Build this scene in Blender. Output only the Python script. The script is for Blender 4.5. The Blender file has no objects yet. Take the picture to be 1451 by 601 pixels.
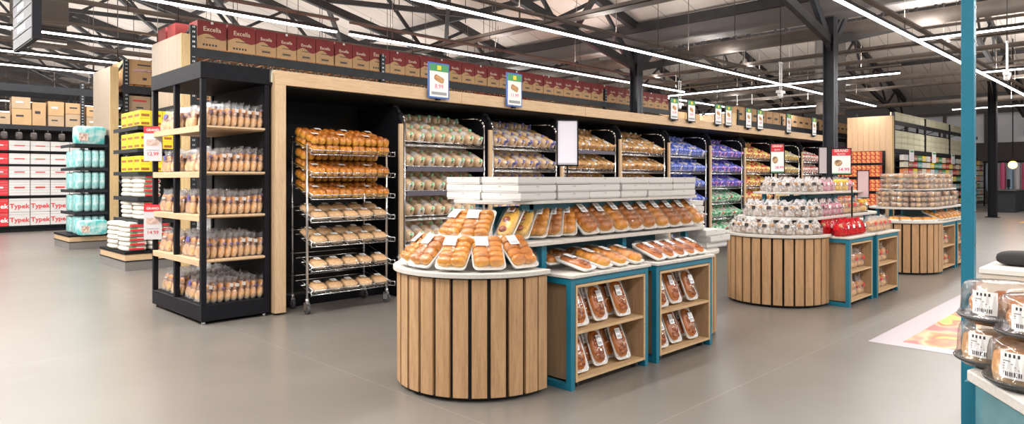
import bpy, bmesh, math, random
from math import sin, cos, pi, radians as RAD
from mathutils import Vector, Matrix, Euler
random.seed(7)
SC = bpy.context.scene
COL = SC.collection
ORD = ['first','second','third','fourth','fifth','sixth','seventh','eighth','ninth','tenth','eleventh','twelfth',
       'thirteenth','fourteenth','fifteenth','sixteenth','seventeenth','eighteenth','nineteenth','twentieth']
ORD += ['twenty-' + o for o in ORD[:9]] + ['thirtieth'] + ['thirty-' + o for o in ORD[:9]] + ['fortieth'] + ['forty-' + o for o in ORD[:9]]

# ------------------------------------------------------------------ materials
def newmat(name):
    m = bpy.data.materials.new(name); m.use_nodes = True
    nt = m.node_tree; nt.nodes.clear()
    out = nt.nodes.new('ShaderNodeOutputMaterial')
    return m, nt, out
def L(nt, a, b): nt.links.new(a, b)
def noise(nt, scale, detail=3, coord='Object', stretch=None, rough=.5):
    tc = nt.nodes.new('ShaderNodeTexCoord'); n = nt.nodes.new('ShaderNodeTexNoise')
    n.inputs['Scale'].default_value = scale; n.inputs['Detail'].default_value = detail; n.inputs['Roughness'].default_value = rough
    if stretch:
        mp = nt.nodes.new('ShaderNodeMapping'); mp.inputs['Scale'].default_value = stretch
        L(nt, tc.outputs[coord], mp.inputs['Vector']); L(nt, mp.outputs[0], n.inputs['Vector'])
    else: L(nt, tc.outputs[coord], n.inputs['Vector'])
    return n.outputs['Fac']
def ramp(nt, fac, stops):
    r = nt.nodes.new('ShaderNodeValToRGB'); cr = r.color_ramp
    while len(cr.elements) < len(stops): cr.elements.new(.5)
    for e, (p, c) in zip(cr.elements, stops): e.position = p; e.color = (*c, 1)
    if fac is not None: L(nt, fac, r.inputs[0])
    return r.outputs[0]
def bump(nt, h, strength, dist=.01):
    b = nt.nodes.new('ShaderNodeBump'); b.inputs['Strength'].default_value = strength; b.inputs['Distance'].default_value = dist
    L(nt, h, b.inputs['Height']); return b.outputs[0]
def objvar(nt, colsock, amt):
    oi = nt.nodes.new('ShaderNodeObjectInfo'); mr = nt.nodes.new('ShaderNodeMapRange')
    mr.inputs['To Min'].default_value = 1 - amt; mr.inputs['To Max'].default_value = 1 + amt * .6
    L(nt, oi.outputs['Random'], mr.inputs['Value'])
    h = nt.nodes.new('ShaderNodeHueSaturation'); L(nt, mr.outputs[0], h.inputs['Value']); L(nt, colsock, h.inputs['Color'])
    return h.outputs[0]
def mat(name, col, rough=.5, metal=0, var=0, vs=8, bmp=0, bs=40, spec=.5, col2=None, ov=0, coat=0, stretch=None, emis=0):
    m, nt, out = newmat(name)
    p = nt.nodes.new('ShaderNodeBsdfPrincipled'); L(nt, p.outputs[0], out.inputs[0])
    p.inputs['Base Color'].default_value = (*col, 1); p.inputs['Roughness'].default_value = rough
    p.inputs['Metallic'].default_value = metal; p.inputs['Specular IOR Level'].default_value = spec
    if coat: p.inputs['Coat Weight'].default_value = coat; p.inputs['Coat Roughness'].default_value = .12
    if emis:
        p.inputs['Emission Color'].default_value = (*col, 1); p.inputs['Emission Strength'].default_value = emis
    cs = None
    if var or col2:
        c2 = col2 or tuple(c * (1 - var) for c in col)
        cs = ramp(nt, noise(nt, vs, 4, stretch=stretch), [(.36, c2), (.62, col)])
    if ov:
        if cs is None:
            rg = nt.nodes.new('ShaderNodeRGB'); rg.outputs[0].default_value = (*col, 1); cs = rg.outputs[0]
        cs = objvar(nt, cs, ov)
    if cs is not None: L(nt, cs, p.inputs['Base Color'])
    if bmp: L(nt, bump(nt, noise(nt, bs, 3), bmp), p.inputs['Normal'])
    return m
def wood(name, a, b, axis='z', rough=.5, sc=1.0):
    m, nt, out = newmat(name)
    p = nt.nodes.new('ShaderNodeBsdfPrincipled'); L(nt, p.outputs[0], out.inputs[0]); p.inputs['Roughness'].default_value = rough
    st = {'z': (14, 14, .9), 'x': (.9, 14, 14), 'y': (14, .9, 14)}[axis]
    f1 = noise(nt, 3 * sc, 5, stretch=st, rough=.6); f2 = noise(nt, 14 * sc, 3, stretch=st, rough=.7)
    c1 = ramp(nt, f1, [(.3, b), (.7, a)])
    mx = nt.nodes.new('ShaderNodeMixRGB'); mx.blend_type = 'MULTIPLY'; mx.inputs[0].default_value = .45
    L(nt, c1, mx.inputs[1]); L(nt, ramp(nt, f2, [(.35, (.62, .55, .48)), (.6, (1, 1, 1))]), mx.inputs[2])
    L(nt, mx.outputs[0], p.inputs['Base Color'])
    return m
def film(name, tint=(1, 1, 1), gloss=.16, white=0.0, wcol=(.9, .9, .92), rough=.12, bs=30, bd=.006):
    """thin clear plastic: mostly see-through, wrinkled and shiny"""
    m, nt, out = newmat(name)
    tr = nt.nodes.new('ShaderNodeBsdfTransparent'); tr.inputs[0].default_value = (*tint, 1)
    gl = nt.nodes.new('ShaderNodeBsdfGlossy'); gl.inputs['Roughness'].default_value = rough
    bn = bump(nt, noise(nt, bs, 2), .9, bd); L(nt, bn, gl.inputs['Normal'])
    lw = nt.nodes.new('ShaderNodeLayerWeight'); lw.inputs[0].default_value = .35; L(nt, bn, lw.inputs['Normal'])
    mr = nt.nodes.new('ShaderNodeMapRange'); mr.inputs['To Min'].default_value = gloss * .25; mr.inputs['To Max'].default_value = min(1, gloss * 1.5)
    L(nt, lw.outputs['Fresnel'], mr.inputs['Value'])
    mx = nt.nodes.new('ShaderNodeMixShader'); L(nt, mr.outputs[0], mx.inputs[0]); L(nt, tr.outputs[0], mx.inputs[1]); L(nt, gl.outputs[0], mx.inputs[2])
    last = mx.outputs[0]
    if white:
        d = nt.nodes.new('ShaderNodeBsdfDiffuse'); d.inputs[0].default_value = (*wcol, 1)
        m2 = nt.nodes.new('ShaderNodeMixShader')
        r = nt.nodes.new('ShaderNodeMapRange'); r.inputs['From Min'].default_value = .42; r.inputs['From Max'].default_value = .62
        r.inputs['To Min'].default_value = white * .35; r.inputs['To Max'].default_value = min(1, white * 1.6)
        L(nt, noise(nt, bs * 1.2, 3), r.inputs['Value']); L(nt, r.outputs[0], m2.inputs[0])
        L(nt, last, m2.inputs[1]); L(nt, d.outputs[0], m2.inputs[2]); last = m2.outputs[0]
    L(nt, last, out.inputs[0])
    return m
def crust(name, top, side, dark, rough=.28, sc=14, zmid=.02, zw=.03, coat=.4):
    """baked dough: pale sides, browned top, darker patches (object space)"""
    m, nt, out = newmat(name)
    p = nt.nodes.new('ShaderNodeBsdfPrincipled'); L(nt, p.outputs[0], out.inputs[0])
    p.inputs['Roughness'].default_value = rough; p.inputs['Coat Weight'].default_value = coat; p.inputs['Coat Roughness'].default_value = .15
    tc = nt.nodes.new('ShaderNodeTexCoord'); sp = nt.nodes.new('ShaderNodeSeparateXYZ'); L(nt, tc.outputs['Object'], sp.inputs[0])
    n = noise(nt, sc, 4)
    ma = nt.nodes.new('ShaderNodeMath'); ma.operation = 'MULTIPLY_ADD'; L(nt, n, ma.inputs[0]); ma.inputs[1].default_value = zw * 1.6; L(nt, sp.outputs['Z'], ma.inputs[2])
    mr = nt.nodes.new('ShaderNodeMapRange'); mr.inputs['From Min'].default_value = zmid; mr.inputs['From Max'].default_value = zmid + zw * 3.6
    L(nt, ma.outputs[0], mr.inputs['Value'])
    c = ramp(nt, mr.outputs[0], [(0, side), (.55, top), (1, dark)])
    pm = nt.nodes.new('ShaderNodeMixRGB'); pm.blend_type = 'MULTIPLY'; pm.inputs[0].default_value = .5
    L(nt, c, pm.inputs[1]); L(nt, ramp(nt, noise(nt, sc * 2.6, 5, rough=.65), [(.36, (.50, .40, .34)), (.50, (1, 1, 1)), (.70, (1.12, 1.16, 1.2))]), pm.inputs[2])
    L(nt, objvar(nt, pm.outputs[0], .12), p.inputs['Base Color'])
    L(nt, bump(nt, noise(nt, sc * 3, 3), .45, .005), p.inputs['Normal'])
    return m

OAK = wood('oak_slat', (.57, .35, .185), (.40, .235, .115), 'z')
OAKX = wood('oak_board_x', (.70, .50, .31), (.56, .38, .22), 'x')
OAKY = wood('oak_board_y', (.70, .50, .31), (.56, .38, .22), 'y')
OAKZ = wood('oak_panel_z', (.68, .49, .31), (.56, .39, .23), 'z')
CABW = wood('cabinet_wood', (.50, .33, .19), (.38, .24, .13), 'z')
SHELFW = wood('cabinet_shelf_wood', (.66, .46, .26), (.52, .34, .18), 'x')
BLACK = mat('black_powder_coat', (.009, .009, .012), .6, var=.2, spec=.14)
BLACKM = mat('black_matt', (.012, .012, .013), .8)
GREYB = mat('grey_black_steel', (.018, .021, .026), .55, var=.25, vs=5, spec=.35)
RAFT = mat('dark_roof_steel', (.035, .034, .036), .6, var=.25, vs=3)
RAFTL = mat('roof_pipe_grey', (.17, .14, .12), .55, var=.2, vs=3)
COLM = mat('column_dark_blue_steel', (.035, .038, .05), .5, var=.2, vs=6)
TEAL = mat('teal_paint', (.008, .165, .255), .38, var=.12, vs=4)
TEALD = mat('teal_board', (.012, .12, .17), .5)
CHROME = mat('chrome', (.72, .73, .75), .2, 1)
STEEL = mat('brushed_steel', (.55, .55, .56), .38, 1)
RUBBER = mat('grey_rubber', (.06, .06, .065), .6)
COUNTER = mat('grey_laminate', (.62, .59, .55), .45, col2=(.52, .49, .45), vs=25, stretch=(1, 6, 6))
WHITE = mat('white_card', (.85, .85, .84), .6)
WHITEB = mat('white_box_board', (.63, .615, .60), .62, ov=.06)
WHITEE = mat('box_fold_grey', (.45, .43, .42), .8)
FOAM = mat('white_foam', (.88, .87, .85), .5)
PRINT = mat('black_print', (.03, .03, .035), .6)
GREYP = mat('grey_print', (.32, .32, .34), .6)
REDP = mat('red_print', (.62, .03, .04), .5)
PINKP = mat('pink_print', (.72, .12, .25), .5)
GREENP = mat('green_print', (.06, .30, .10), .5)
BLUEP = mat('blue_print', (.05, .15, .45), .5)
YELP = mat('yellow_print', (.85, .66, .03), .45, ov=.06)
LILAC = mat('pale_lilac_card', (.68, .66, .74), .6)
KRAFT = mat('kraft_card', (.54, .34, .17), .75, var=.12, vs=3, ov=.08)
KRAFTP = mat('pale_kraft_card', (.46, .33, .21), .75, var=.1, vs=3, ov=.1)
KRAFTE = mat('kraft_tape', (.46, .30, .16), .5)
MAROON = mat('maroon_card', (.22, .016, .015), .6, var=.12, vs=3, ov=.06)
CREAMP = mat('cream_print', (.75, .58, .45), .6)
PALLET = wood('pallet_pine', (.55, .26, .09), (.40, .17, .05), 'x')
F_CLEAR = film('clear_film', gloss=.14, rough=.06, bs=34, bd=.016)
F_BAG = film('clear_bag_film', gloss=.22, white=.11, bs=38)
F_SILV = film('hazy_bag_film', gloss=.26, white=.36, wcol=(.85, .84, .86), bs=30, bd=.01)
F_PINKW = film('tinted_bag_film', gloss=.22, white=.3, wcol=(.85, .70, .72), bs=30, bd=.01)
F_DOME = film('clear_rigid_plastic', gloss=.32, white=.02, rough=.1, bs=6, bd=.002)
CR_GOLD = crust('golden_brioche_crust', (.70, .275, .024), (.90, .56, .10), (.30, .075, .006), sc=20, zw=.024, coat=.12)
CR_GOLDB = crust('browned_brioche_crust', (.58, .20, .018), (.86, .48, .07), (.30, .075, .006), sc=20, zw=.024, coat=.12)
CR_TAN = crust('tan_roll_crust', (.66, .36, .14), (.82, .58, .30), (.50, .22, .07), rough=.5, coat=0)
CR_PALE = crust('floury_loaf_crust', (.66, .42, .22), (.78, .62, .42), (.50, .27, .11), rough=.6, coat=0)
CR_BRAID = crust('brown_braid_crust', (.52, .175, .016), (.80, .42, .05), (.20, .045, .005), sc=20, zmid=.018, zw=.022, coat=.12)
CR_DAN = crust('glazed_danish_crust', (.52, .145, .010), (.74, .30, .025), (.28, .05, .005), rough=.25, sc=30, zmid=.01, zw=.022, coat=.3)
CR_YEL = crust('custard_dough', (.74, .42, .07), (.82, .60, .26), (.55, .22, .03), sc=20, zmid=.02)
ICING = mat('white_icing', (.80, .58, .36), .3, coat=.3)
JAM = mat('brown_topping', (.24, .055, .02), .25, coat=.5)
MUFF = mat('muffin_brown', (.47, .25, .11), .6, var=.4, vs=30, ov=.2)
MUFFW = mat('muffin_pale', (.62, .48, .33), .6, var=.3, vs=30, ov=.15)
PINKB = mat('pink_marshmallow', (.72, .22, .35), .5, var=.2, vs=20, ov=.15)
YELB = mat('yellow_bun', (.85, .52, .05), .5, var=.2, vs=20)
TEALPK = mat('turquoise_pack', (.10, .56, .56), .28, col2=(.66, .84, .82), vs=9, ov=.1)
RICE = mat('white_rice_bag', (.78, .73, .66), .42, var=.1, vs=12, bmp=.3, bs=22)
EMIT = mat('led_diffuser', (1, .98, .95), .5, emis=9)
ORANGEL = mat('orange_lamp', (1, .38, .08), .5, emis=12)
GLASSM = mat('pale_window_glass', (.55, .56, .60), .1, spec=.8)

# ------------------------------------------------------------------ mesh builder
class MB:
    def __init__(s): s.v = []; s.f = []; s.m = []; s.sm = []; s.M = Matrix.Identity(4)
    def at(s, loc=(0, 0, 0), rot=(0, 0, 0)): s.M = Matrix.Translation(loc) @ Euler(rot).to_matrix().to_4x4(); return s
    def add(s, vs, fs, m=0, smooth=False):
        o = len(s.v); s.v += [s.M @ Vector(p) for p in vs]
        for i, f in enumerate(fs):
            s.f.append([o + k for k in f]); s.m.append(m[i] if isinstance(m, list) else m); s.sm.append(smooth)
        return s
    def bx(s, x0, x1, y0, y1, z0, z1, m=0):
        return s.add([(x0, y0, z0), (x1, y0, z0), (x1, y1, z0), (x0, y1, z0), (x0, y0, z1), (x1, y0, z1), (x1, y1, z1), (x0, y1, z1)],
                     [(0, 3, 2, 1), (4, 5, 6, 7), (0, 1, 5, 4), (1, 2, 6, 5), (2, 3, 7, 6), (3, 0, 4, 7)], m)
    def cyl(s, p, q, r, n=10, m=0, r2=None):
        p = Vector(p); q = Vector(q); d = (q - p).normalized(); r2 = r if r2 is None else r2
        a = d.orthogonal().normalized(); b = d.cross(a)
        vs = [p + (a * cos(2 * pi * i / n) + b * sin(2 * pi * i / n)) * r for i in range(n)] + [q + (a * cos(2 * pi * i / n) + b * sin(2 * pi * i / n)) * r2 for i in range(n)]
        s.add(vs, [(i, (i + 1) % n, n + (i + 1) % n, n + i) for i in range(n)], m, True)
        return s.add(vs, [tuple(reversed(range(n))), tuple(range(n, 2 * n))], m)
    def beam(s, p, q, w, h, m=0):
        """rectangular bar from p to q (w sideways, h upward)"""
        p = Vector(p); q = Vector(q); d = (q - p).normalized()
        side = d.cross(Vector((0, 0, 1)))
        if side.length < .01: side = Vector((1, 0, 0))
        side.normalize(); up = side.cross(d).normalized()
        a = side * w / 2; b = up * h / 2
        vs = [p - a - b, p + a - b, p + a + b, p - a + b, q - a - b, q + a - b, q + a + b, q - a + b]
        return s.add(vs, [(0, 3, 2, 1), (4, 5, 6, 7), (0, 1, 5, 4), (1, 2, 6, 5), (2, 3, 7, 6), (3, 0, 4, 7)], m)
    def tube(s, pts, r, n=8, m=0):
        for a, b in zip(pts, pts[1:]): s.cyl(a, b, r, n, m)
        return s
    def loft(s, rings, m=0, cap=True, smooth=True, mf=None):
        n = len(rings[0]); vs = [p for r in rings for p in r]; fs = []; ms = []
        for j in range(len(rings) - 1):
            for i in range(n):
                fs.append((j * n + i, j * n + (i + 1) % n, (j + 1) * n + (i + 1) % n, (j + 1) * n + i))
                ms.append(mf(i / n, j / (len(rings) - 1)) if mf else m)
        s.add(vs, fs, ms, smooth)
        if cap: s.add(vs, [tuple(reversed(range(n))), tuple(range((len(rings) - 1) * n, len(rings) * n))], m)
        return s
    def blob(s, c, r, m=0, nu=12, nv=8, e=1.0, e2=None, zmin=-1, jit=0, mf=None):
        """superellipsoid; e<1 boxier; zmin flattens underside"""
        e2 = e if e2 is None else e2
        def pw(x, k): return math.copysign(abs(x) ** k, x)
        rings = []
        for j in range(nv + 1):
            t = -pi / 2 + pi * j / nv; ring = []
            for i in range(nu):
                a = 2 * pi * i / nu; k = 1 + (random.random() - .5) * jit
                x = pw(cos(t), e) * pw(cos(a), e2); y = pw(cos(t), e) * pw(sin(a), e2); z = max(pw(sin(t), e), zmin)
                ring.append((c[0] + x * r[0] * k, c[1] + y * r[1] * k, c[2] + z * r[2]))
            rings.append(ring)
        return s.loft(rings, m, cap=False, mf=mf)
    def prism(s, poly, z0, z1, m=0):
        n = len(poly); vs = [(x, y, z0) for x, y in poly] + [(x, y, z1) for x, y in poly]
        return s.add(vs, [tuple(reversed(range(n))), tuple(range(n, 2 * n))] + [(i, (i + 1) % n, n + (i + 1) % n, n + i) for i in range(n)], m)
    def lathe(s, prof, n=24, m=0, rib=0, mf=None):
        rings = []
        for r, z in prof:
            rings.append([((r * (1 + (rib if i % 2 else 0))) * cos(2 * pi * i / n), (r * (1 + (rib if i % 2 else 0))) * sin(2 * pi * i / n), z) for i in range(n)])
        return s.loft(rings, m, cap=False, mf=mf)
    def mesh(s, name, mats, bevel=0):
        me = bpy.data.meshes.new(name); me.from_pydata([tuple(p) for p in s.v], [], s.f)
        for mt in mats: me.materials.append(mt)
        for p, mi, sm in zip(me.polygons, s.m, s.sm): p.material_index = mi; p.use_smooth = sm
        bm = bmesh.new(); bm.from_mesh(me)
        bmesh.ops.remove_doubles(bm, verts=bm.verts, dist=1e-5)
        bmesh.ops.recalc_face_normals(bm, faces=bm.faces)
        if bevel: bmesh.ops.bevel(bm, geom=[e for e in bm.edges if len(e.link_faces) == 2 and e.calc_face_angle(0) > .6], offset=bevel, segments=1, affect='EDGES')
        bm.to_mesh(me); bm.free(); me.update()
        return me

# ------------------------------------------------------------------ object helpers
def obj(name, me, parent=None, loc=(0, 0, 0), rot=(0, 0, 0), scale=1, label=None):
    o = bpy.data.objects.new(name, me); COL.objects.link(o)
    o.location = loc; o.rotation_euler = rot
    o.scale = scale if isinstance(scale, tuple) else (scale,) * 3
    if parent: o.parent = parent
    if label: o['label'] = label
    return o
def tag(o, label, cat, group=None, kind=None):
    o['label'] = label; o['category'] = cat
    if group: o['group'] = group
    if kind: o['kind'] = kind
    if not 4 <= len(label.split()) <= 16: print('LABEL LENGTH', len(label.split()), label)
    return o
def thing(name, label, cat, loc=(0, 0, 0), rot=(0, 0, 0), group=None, scale=1):
    return tag(obj(name, None, None, loc, rot, scale), label, cat, group)
def struct(name, me, loc=(0, 0, 0), label=None):
    o = obj(name, me, None, loc); o['kind'] = 'structure'
    if label: o['label'] = label
    return o
def spawn(kind, label, loc, rot=(0, 0, 0), group=None, scale=1):
    """kind = (name, category, root mesh or None, [(part, mesh, label, [(subpart, mesh)])])"""
    name, cat, rm, parts = kind
    r = tag(obj(name, rm, None, loc, rot, scale), label, cat, group)
    for pn, pm, pl, subs in parts:
        p = obj(pn, pm, r, label=pl)
        for sn, sme in subs: obj(sn, sme, p)
    return r
TX = {}
def text_mesh(t, size, m, ext=.001, bold=.0):
    k = (t, size, m.name)
    if k in TX: return TX[k]
    cu = bpy.data.curves.new('lettering', 'FONT'); cu.body = t; cu.size = size; cu.align_x = 'CENTER'; cu.align_y = 'CENTER'
    cu.extrude = ext; cu.offset = bold; cu.resolution_u = 2
    o = bpy.data.objects.new('lettering', cu); COL.objects.link(o)
    me = bpy.data.meshes.new_from_object(o.evaluated_get(bpy.context.evaluated_depsgraph_get()))
    bpy.data.objects.remove(o); bpy.data.curves.remove(cu)
    me.transform(Matrix.Rotation(pi / 2, 4, 'X'))      # stands up, reads from -Y
    me.materials.clear(); me.materials.append(m); TX[k] = me
    return me

# ------------------------------------------------------------------ camera, world
cam = bpy.data.cameras.new('camera'); co = bpy.data.objects.new('camera', cam); COL.objects.link(co)
co.location = (0, 0, 1.4); co.rotation_euler = (pi / 2, 0, -pi / 4)
cam.sensor_width = 36; cam.lens = 960 / 1451 * 36; cam.shift_y = -46.5 / 1451; cam.clip_end = 200; cam.clip_start = .05
SC.camera = co
w = bpy.data.worlds.new('world'); SC.world = w; w.use_nodes = True
bg = w.node_tree.nodes['Background']; bg.inputs[0].default_value = (1, .965, .93, 1); bg.inputs[1].default_value = .6
SC.view_settings.view_transform = 'Standard'; SC.view_settings.look = 'None'; SC.view_settings.gamma = 1
SC.view_settings.use_curve_mapping = False; SC.view_settings.exposure = 0.0

# ------------------------------------------------------------------ setting
def floor_mat():
    m, nt, out = newmat('polished_concrete')
    p = nt.nodes.new('ShaderNodeBsdfPrincipled'); L(nt, p.outputs[0], out.inputs[0])
    a = noise(nt, .35, 6, rough=.6); b = noise(nt, 2.2, 6, rough=.65)
    c1 = ramp(nt, a, [(.3, (.150, .138, .124)), (.7, (.190, .176, .160))])
    mx = nt.nodes.new('ShaderNodeMixRGB'); mx.blend_type = 'MULTIPLY'; mx.inputs[0].default_value = .5
    L(nt, c1, mx.inputs[1]); L(nt, ramp(nt, b, [(.25, (.90, .89, .88)), (.75, (1.0, 1.0, 1.0))]), mx.inputs[2])
    # saw-cut joints every 4.1 m
    tc = nt.nodes.new('ShaderNodeTexCoord'); sp = nt.nodes.new('ShaderNodeSeparateXYZ'); L(nt, tc.outputs['Object'], sp.inputs[0])
    last = mx.outputs[0]
    for ax, off in (('X', 2.62), ('Y', 6.25)):
        s1 = nt.nodes.new('ShaderNodeMath'); s1.operation = 'SUBTRACT'; L(nt, sp.outputs[ax], s1.inputs[0]); s1.inputs[1].default_value = off - 41
        md = nt.nodes.new('ShaderNodeMath'); md.operation = 'MODULO'; L(nt, s1.outputs[0], md.inputs[0]); md.inputs[1].default_value = 4.1
        lt = nt.nodes.new('ShaderNodeMath'); lt.operation = 'LESS_THAN'; L(nt, md.outputs[0], lt.inputs[0]); lt.inputs[1].default_value = .008
        m3 = nt.nodes.new('ShaderNodeMixRGB'); L(nt, lt.outputs[0], m3.inputs[0]); L(nt, last, m3.inputs[1]); m3.inputs[2].default_value = (.24, .22, .20, 1)
        last = m3.outputs[0]
    L(nt, last, p.inputs['Base Color'])
    rr = ramp(nt, b, [(.2, (.27,) * 3), (.8, (.33,) * 3)]); L(nt, rr, p.inputs['Roughness'])
    p.inputs['Specular IOR Level'].default_value = .55
    L(nt, bump(nt, noise(nt, 1.5, 3), .05, .01), p.inputs['Normal'])
    return m
struct('floor', MB().bx(-10, 46, -12, 48, -.1, 0).mesh('floor', [floor_mat()]))
def deck_mat():
    m, nt, out = newmat('roof_deck_sheet')
    p = nt.nodes.new('ShaderNodeBsdfPrincipled'); L(nt, p.outputs[0], out.inputs[0]); p.inputs['Roughness'].default_value = .7
    tc = nt.nodes.new('ShaderNodeTexCoord'); sp = nt.nodes.new('ShaderNodeSeparateXYZ'); L(nt, tc.outputs['Object'], sp.inputs[0])
    md = nt.nodes.new('ShaderNodeMath'); md.operation = 'MODULO'; L(nt, sp.outputs['Y'], md.inputs[0]); md.inputs[1].default_value = .9
    lt = nt.nodes.new('ShaderNodeMath'); lt.operation = 'LESS_THAN'; L(nt, md.outputs[0], lt.inputs[0]); lt.inputs[1].default_value = .045
    c = ramp(nt, noise(nt, .8, 4), [(.3, (.66, .585, .53)), (.7, (.74, .665, .61))])
    mx = nt.nodes.new('ShaderNodeMixRGB'); L(nt, lt.outputs[0], mx.inputs[0]); L(nt, c, mx.inputs[1]); mx.inputs[2].default_value = (.46, .40, .36, 1)
    L(nt, mx.outputs[0], p.inputs['Base Color'])
    return m
# roof: gables with valleys at x=15.8 and x=41, ridges at x=2 and x=28.4
PITCH = .27; VAL = [(-11.8, 2, 15.8), (15.8, 28.4, 41)]; ZV = 5.75
r = MB()
for x0, xr, x1 in VAL:
    zr = ZV + PITCH * (x1 - xr)
    for a, za, b, zb in ((x0, ZV, xr, zr), (xr, zr, x1, ZV)):
        r.add([(a, -12, za), (b, -12, zb), (b, 48, zb), (a, 48, za), (a, -12, za + .15), (b, -12, zb + .15), (b, 48, zb + .15), (a, 48, za + .15)],
              [(0, 3, 2, 1), (4, 5, 6, 7), (0, 1, 5, 4), (1, 2, 6, 5), (2, 3, 7, 6), (3, 0, 4, 7)])
struct('ceiling', r.mesh('ceiling', [deck_mat()]))
WALLM = mat('dark_warehouse_wall', (.10, .09, .085), .8, var=.15, vs=1)
struct('wall_back', MB().bx(-10, 46, 48, 48.3, 0, 9).mesh('wall_back', [WALLM]))
wr = MB(); wr.bx(45.7, 46, -12, 48, 5.2, 9); wr.bx(45.7, 46, 14, 48, 0, 5.2); wr.bx(45.7, 46, -12, -4, 0, 5.2)
struct('wall_right', wr.mesh('wall_right', [WALLM]))
wf = MB()
for k in range(10): wf.bx(45.6, 45.75, -4 + k * 2, -3.85 + k * 2, 0, 5.2)
for z in (0, 2.3, 3.3, 5.1): wf.bx(45.62, 45.74, -4, 14, z, z + .14)
wf.bx(45.62, 45.74, -4, 14, 2.44, 3.3)
wn = struct('window_1', wf.mesh('window_1', [mat('window_frame', (.05, .04, .04), .5)]))
obj('window_pane', MB().bx(45.76, 45.78, -4, 14, 0, 5.2).mesh('window_pane', [GLASSM]), wn)

# ------------------------------------------------------------------ roof steel
def truss(y, idx, side, xa, xb, label):
    """half scissor truss: rafter under the deck, raised bottom chord, web bars; xa = valley side, xb = ridge"""
    s = 1 if xb < xa else -1
    n = abs(xa - xb)
    def ch(t, h): return (xa - s * n * t, y, h)
    top = lambda t: ZV - .12 + PITCH * n * t
    bot = lambda t: 4.5 + .22 * n * t
    root = thing('roof_truss', label, 'roof truss', (0, 0, 0), group='steel roof trusses')
    obj('top_chord', MB().beam(ch(0, top(0)), ch(1, top(1)), .14, .24).mesh('top_chord', [RAFT]), root)
    obj('bottom_chord', MB().beam(ch(0, bot(0)), ch(1, bot(1)), .12, .20).mesh('bottom_chord', [RAFT]), root)
    N = 4
    for k in range(N):
        a = MB(); t0 = k / N; t1 = (k + .5) / N; t2 = (k + 1) / N
        a.beam(ch(t0, bot(t0)), ch(t1, top(t1)), .07, .09); a.beam(ch(t1, top(t1)), ch(t2, bot(t2)), .07, .09)
        obj('web_bar', a.mesh('web_bar', [RAFT]), root)
TY = [.5, 5.7, 10.9, 16.1, 21.3, 26.5, 31.7, 36.9, 42.1]
for i, y in enumerate(TY[1:]):
    truss(y, i, 0, 15.8, 2, f'dark steel scissor roof truss over the left hall, {ORD[i]} nearest the camera')
for i, y in enumerate(TY[:6]):
    truss(y, i, 1, 15.8, 28.4, f'dark steel roof truss rising beyond the columns, {ORD[i]} nearest the camera')
    truss(y, i, 1, 41, 28.4, f'dark steel roof truss descending to far end, {ORD[i]} nearest the camera')
# crossed plan bracing in the bottom-chord level of the left gable
zb = lambda x: 4.5 + .22 * (15.8 - x)
for i in range(1, len(TY) - 1):
    b = MB()
    for (xA, xB) in ((13.2, 9.13), (9.13, 5.0)):
        for ya, yb in ((TY[i], TY[i + 1]), (TY[i + 1], TY[i])):
            b.beam((xA, ya, zb(xA) + .16), (xB, yb, zb(xB) + .16), .1, .13)
    tag(obj('roof_brace', b.mesh('roof_brace', [RAFT])), f'dark crossed roof bracing bars, {ORD[i-1]} bay back from the camera', 'roof brace', 'crossed roof bracing')
# valley beam with gutter box
g = MB(); g.bx(15.65, 15.95, -12, 48, 5.45, 5.70); g.bx(15.5, 16.1, -12, 48, 5.02, 5.06, 1); g.bx(15.72, 15.80, -12, 48, 5.05, 5.46, 1)
tag(obj('valley_beam', g.mesh('valley_beam', [RAFT, mat('grey_beam_web', (.16, .145, .14), .65)])), 'long deep grey steel beam under the roof valley on the columns', 'beam')
for i, x in enumerate((9.13, 13.2, 20, 25, 31, 36)):
    zt = ZV - .3 + PITCH * (15.8 - x if x < 15.8 else (x - 15.8 if x < 28.4 else 41 - x))
    tag(obj('purlin', MB().bx(x - .05, x + .05, 0, 46, zt, zt + .16).mesh('purlin', [RAFT])), f'dark steel purlin under the pale roof sheets, {ORD[i]} from the left gable', 'purlin', 'roof purlins')
# columns
def column(x, y, w, m, name, label):
    t = thing(name, label, 'column', (x, y, 0))
    c = MB(); h = w / 2
    c.bx(-h, h, -h, -h + .02, 0, 5.1); c.bx(-h, h, h - .02, h, 0, 5.1); c.bx(-.012, .012, -h, h, 0, 5.1)
    obj('shaft', c.mesh('shaft', [m]), t)
    obj('base_plate', MB().bx(-h - .08, h + .08, -h - .08, h + .08, 0, .02).mesh('base_plate', [m]), t)
    b = MB(); b.beam((0, 0, 4.3), (-1.1, 0, 5.35), .1, .12); b.beam((0, 0, 4.3), (1.1, 0, 5.35), .1, .12)
    obj('knee_brace', b.mesh('knee_brace', [m]), t)
column(15.8, 5.7, .24, COLM, 'steel_column', 'dark blue-grey steel roof column behind the second island display')
column(15.8, 10.9, .26, COLM, 'steel_column', 'dark steel roof column rising behind the red carton row')
column(30, 5.1, .26, BLACK, 'steel_column', 'black lattice-braced column at the far right beyond jar racks')
t = thing('teal_post', 'slim teal square steel post in the right foreground beside the cakes', 'post', (4.26, .83, 0))
obj('tube', MB().bx(-.029, .029, -.029, .029, 0, 4.4).mesh('tube', [TEAL], .003), t)
bt = MB()
for k in range(24): bt.cyl((.0, -.029, .15 + k * .18), (0, -.033, .15 + k * .18), .006, 8)
obj('bolt_row', bt.mesh('bolt_row', [CHROME]), t)
obj('foot_plate', MB().bx(-.07, .07, -.07, .07, 0, .012).mesh('foot_plate', [TEAL], .002), t)

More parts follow.
